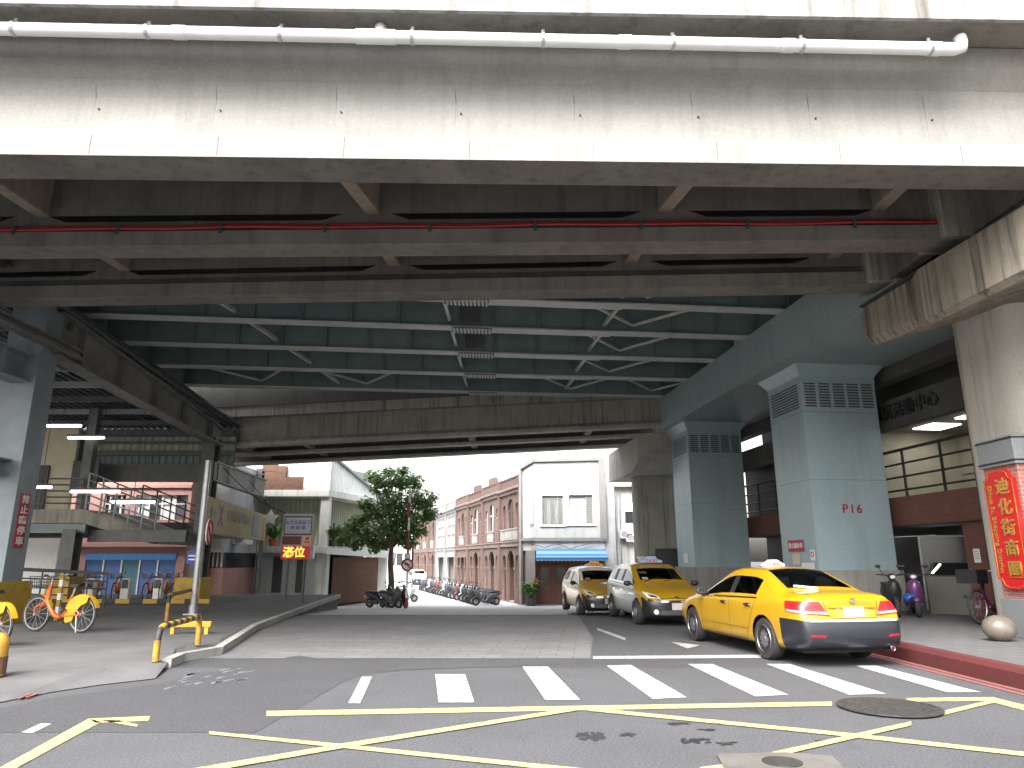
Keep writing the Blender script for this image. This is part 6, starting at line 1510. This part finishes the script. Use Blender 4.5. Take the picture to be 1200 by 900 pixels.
for n_, m_ in sccol:
    o = thing('scooter', n_, 'scooter', (0, 0, 0), 0, 'scooters parked along the brick houses'); scooter(o, m_, 'dkgrey' if n_ != 'black' else 'black'); protos.append((n_, o, [False]))
seq = [2, 1, 4, 2, 1, 4, 0, 1, 3, 2, 1, 4, 2, 1, 0, 2, 1, 3, 1, 2, 4, 1, 0, 2, 1, 4, 1, 2]
s0 = V((-1.5, 42.6, 0)); cnt = {}
def put(ci, loc, rz, label):
    n_, o, used = protos[ci]; c_ = o if not used[0] else copy_tree(o); used[0] = True
    c_.location = loc; c_.rotation_euler = (0, 0, rz); c_['label'] = label; return c_
tot = {}
for k in seq: tot[k] = tot.get(k, 0) + 1
for k, ci in enumerate(seq):
    q = s0 + Hu * (k * .78 + random.uniform(-.1, .1)); n_ = sccol[ci][0]; cnt[ci] = cnt.get(ci, 0) + 1
    nm = f'{ORD[cnt[ci] - 1]} {n_} scooter counting from the near end of the row by the brick houses'
    put(ci, (q.x, q.y, GZ), atan2(-Hn.y, -Hn.x) + random.uniform(-.3, .25) + .25, nm)
for k, (px, y, D, ci, l) in enumerate(((470, 704, 36.5, 1, 'black scooter standing at the foot of the red traffic sign'), (458, 704, 36.2, 2, 'grey scooter between the tree trunk and the red traffic sign'), (446, 703, 36.6, 4, 'dark blue scooter in front of the tree trunk'), (474, 696, 46, 0, 'white scooter beyond the tree far from the brick houses'), (464, 696, 46.5, 1, 'black scooter beyond the tree next to a white one'))):
    p = P(px, y, D); put(ci, (p.x, D, gz(D)), R(-60 + 20 * k), l)['group'] = 'scooters near the tree'
M['sc_purple'] = plain('sc_purple', (.15, .05, .16), .3, .1, .1, 4, coat=.5)
o = thing('scooter', 'purple scooter with dark seat parked beside the P16 column', 'scooter', (11.05, 19.2, .26), R(-62)); scooter(o, M['sc_purple'], 'black'); o.location = (10.35, 19.0, .26); o.rotation_euler.z = R(245)
o = thing('scooter', 'dark scooter with a grey cover, parked between the purple one and taxi', 'scooter', (9.85, 19.3, .26), R(-80)); scooter(o, sccol[1][1]); o.location = (9.75, 19.0, .26); o.rotation_euler.z = R(252)
o = thing('blue_helmet', 'shiny blue helmet hanging low on the dark scooter', 'helmet', (9.98, 18.55, .72)); m = MB(); m.ball((0, 0, 0), .14, 1, 1.1, .9, 3); M['blueh'] = plain('blueh', (.02, .09, .35), .2, 0, .1, 4, coat=.6); m.build('shell', 'blueh', o, smooth=True); m = MB(); m.box(-.1, .1, -.165, -.12, -.06, .03, .02); m.build('visor', 'glass', o)

# ================================================================ the no-turn sign and the tree
p = P(476, 707, 34.5)
sg = thing('traffic_sign', 'round red ringed no turning sign on a red and white pole by the tree', 'traffic sign', (p.x, 34.5, gz(34.5)))
m = MB(); m.tube([(0, 0, -.1), (0, 0, 5.6)], .05, 10); m.build('pole', 'white', sg)
zs = P(476, 662, 34.5).z - gz(34.5)
for z0, z1 in ((zs + .5, zs + 1.6), (zs + 2.2, zs + 2.9), (.0, .5)): m = MB(); m.tube([(0, 0, z0), (0, 0, z1)], .056, 10); m.build('red_band', 'red', sg)
m = MB(); m.lathe([(.001, -.075), (.3, -.075), (.3, -.06), (.001, -.06)], 28, 'Y', (0, 0, zs)); m.build('disc', 'white', sg)
m = MB(); m.torus((0, -.08, zs), .255, .045, 'Y', 30, 6); m.build('ring', 'red', sg)
m = MB(); m.tube([(.09, -.085, zs - .14), (.09, -.085, zs + .02), (.0, -.085, zs + .06), (-.08, -.085, zs + .05)], .025, 6); m.poly([(-.16, -.087, zs + .05), (-.06, -.087, zs + .13), (-.06, -.087, zs - .03)]); m.build('arrow', 'black', sg)
m = MB(); m.bar((-.18, -.10, zs + .18), (.18, -.10, zs - .18), .02, .05); m.build('slash', 'red', sg)

M['bark'] = concrete('bark', (.13, .10, .075), .5, .4, (.04, .03, .025), sx=6)
def leafmat(name, cols):
    m, t, b = _mat(name); n_ = noise(t, coords(t), 1.1, 4); oi = noise(t, coords(t), 11, 3, .8)
    c_ = mixc(t, .5, ramp(t, n_, (.3, .7), (cols[0], cols[1])), ramp(t, oi, (.3, .7), (cols[0], cols[2]))); t.links.new(c_, b.inputs['Base Color']); b.inputs['Roughness'].default_value = .45
    b.inputs['Transmission Weight'].default_value = 0
    tr = N(t, 'ShaderNodeBsdfTranslucent'); t.links.new(c_, tr.inputs[0]); mx = N(t, 'ShaderNodeMixShader'); mx.inputs[0].default_value = .42
    t.links.new(b.outputs[0], mx.inputs[1]); t.links.new(tr.outputs[0], mx.inputs[2]); t.links.new(mx.outputs[0], t.nodes['Material Output'].inputs[0]); return m
M['leaf'] = leafmat('leaf', ((.07, .13, .04), (.16, .25, .07), (.22, .32, .11)))
M['leaf_dark'] = leafmat('leaf_dark', ((.02, .05, .022), (.05, .10, .04), (.05, .11, .05)))
def tree(name, label, base, top, clumps, seed, nleaf=120, ls=.11, trunk_r=.16, mat='leaf'):
    rn = random.Random(seed); o = thing(name, label, 'tree', base); b0 = V(base)
    m = MB(); fork = V(top) - b0; m.tube([(0, 0, -.1), fork * .4 + V((.06, 0, 0)), fork * .75 + V((-.05, .05, 0)), fork], [trunk_r * 1.3, trunk_r, trunk_r * .85, trunk_r * .7], 10)
    for c_, r_ in clumps:
        e_ = V(c_) - b0; mid_ = fork.lerp(e_, .5) + V((rn.uniform(-.2, .2), rn.uniform(-.2, .2), .15)); m.tube([fork - V((0, 0, .1)), mid_, e_], [trunk_r * .45, trunk_r * .25, .02], 6)
    m.build('trunk', 'bark', o, smooth='auto')
    m = MB()
    for c_, r_ in clumps:
        cen = V(c_) - b0
        for k in range(int(nleaf * r_ * r_ * 6)):
            d = V((rn.gauss(0, 1), rn.gauss(0, 1), rn.gauss(0, 1))).normalized(); q = cen + V((d.x, d.y, d.z * .8)) * r_ * (rn.random() ** .45) * rn.uniform(.85, 1.15)
            a = V((rn.gauss(0, 1), rn.gauss(0, 1), rn.gauss(0, .5))).normalized(); n_ = (d * .5 + V((rn.gauss(0, .6), rn.gauss(0, .6), .7))).normalized(); b_ = n_.cross(a)
            if b_.length < .1: continue
            b_.normalize(); a = b_.cross(n_); l = ls * rn.uniform(.7, 1.4)
            m.poly([q - a * l, q - b_ * l * .45, q + a * l, q + b_ * l * .45])
    m.build('crown', mat, o); return o
def at(px, py, D): return tuple(P(px, py, D))
clumps = [(at(448, 568, 38), .75), (at(470, 562, 38.5), .8), (at(437, 558, 39), .5), (at(490, 585, 38), .75), (at(462, 590, 37.5), .95), (at(440, 598, 38.5), .8), (at(478, 607, 37.6), .8), (at(456, 618, 37.4), .85), (at(432, 625, 38), .75), (at(413, 618, 38.2), .6), (at(402, 632, 38), .45), (at(422, 610, 38.6), .5), (at(470, 628, 38), .7), (at(452, 637, 38.4), .5), (at(500, 590, 38.6), .45), (at(487, 565, 39), .5), (at(498, 607, 38.6), .4), (at(455, 553, 38.6), .4), (at(473, 551, 38.4), .3), (at(440, 640, 38), .45), (at(418, 638, 38.1), .4), (at(505, 602, 38.4), .5), (at(492, 622, 38), .5), (at(428, 590, 38.5), .5), (at(480, 637, 37.8), .45), (at(508, 582, 38.8), .35)]
p = P(459, 640, 38); tree('street_tree', 'leafy green street tree between the veranda house and the old street', (p.x, 38, -.7), tuple(P(459, 640, 38)), clumps, 4, ls=.125)
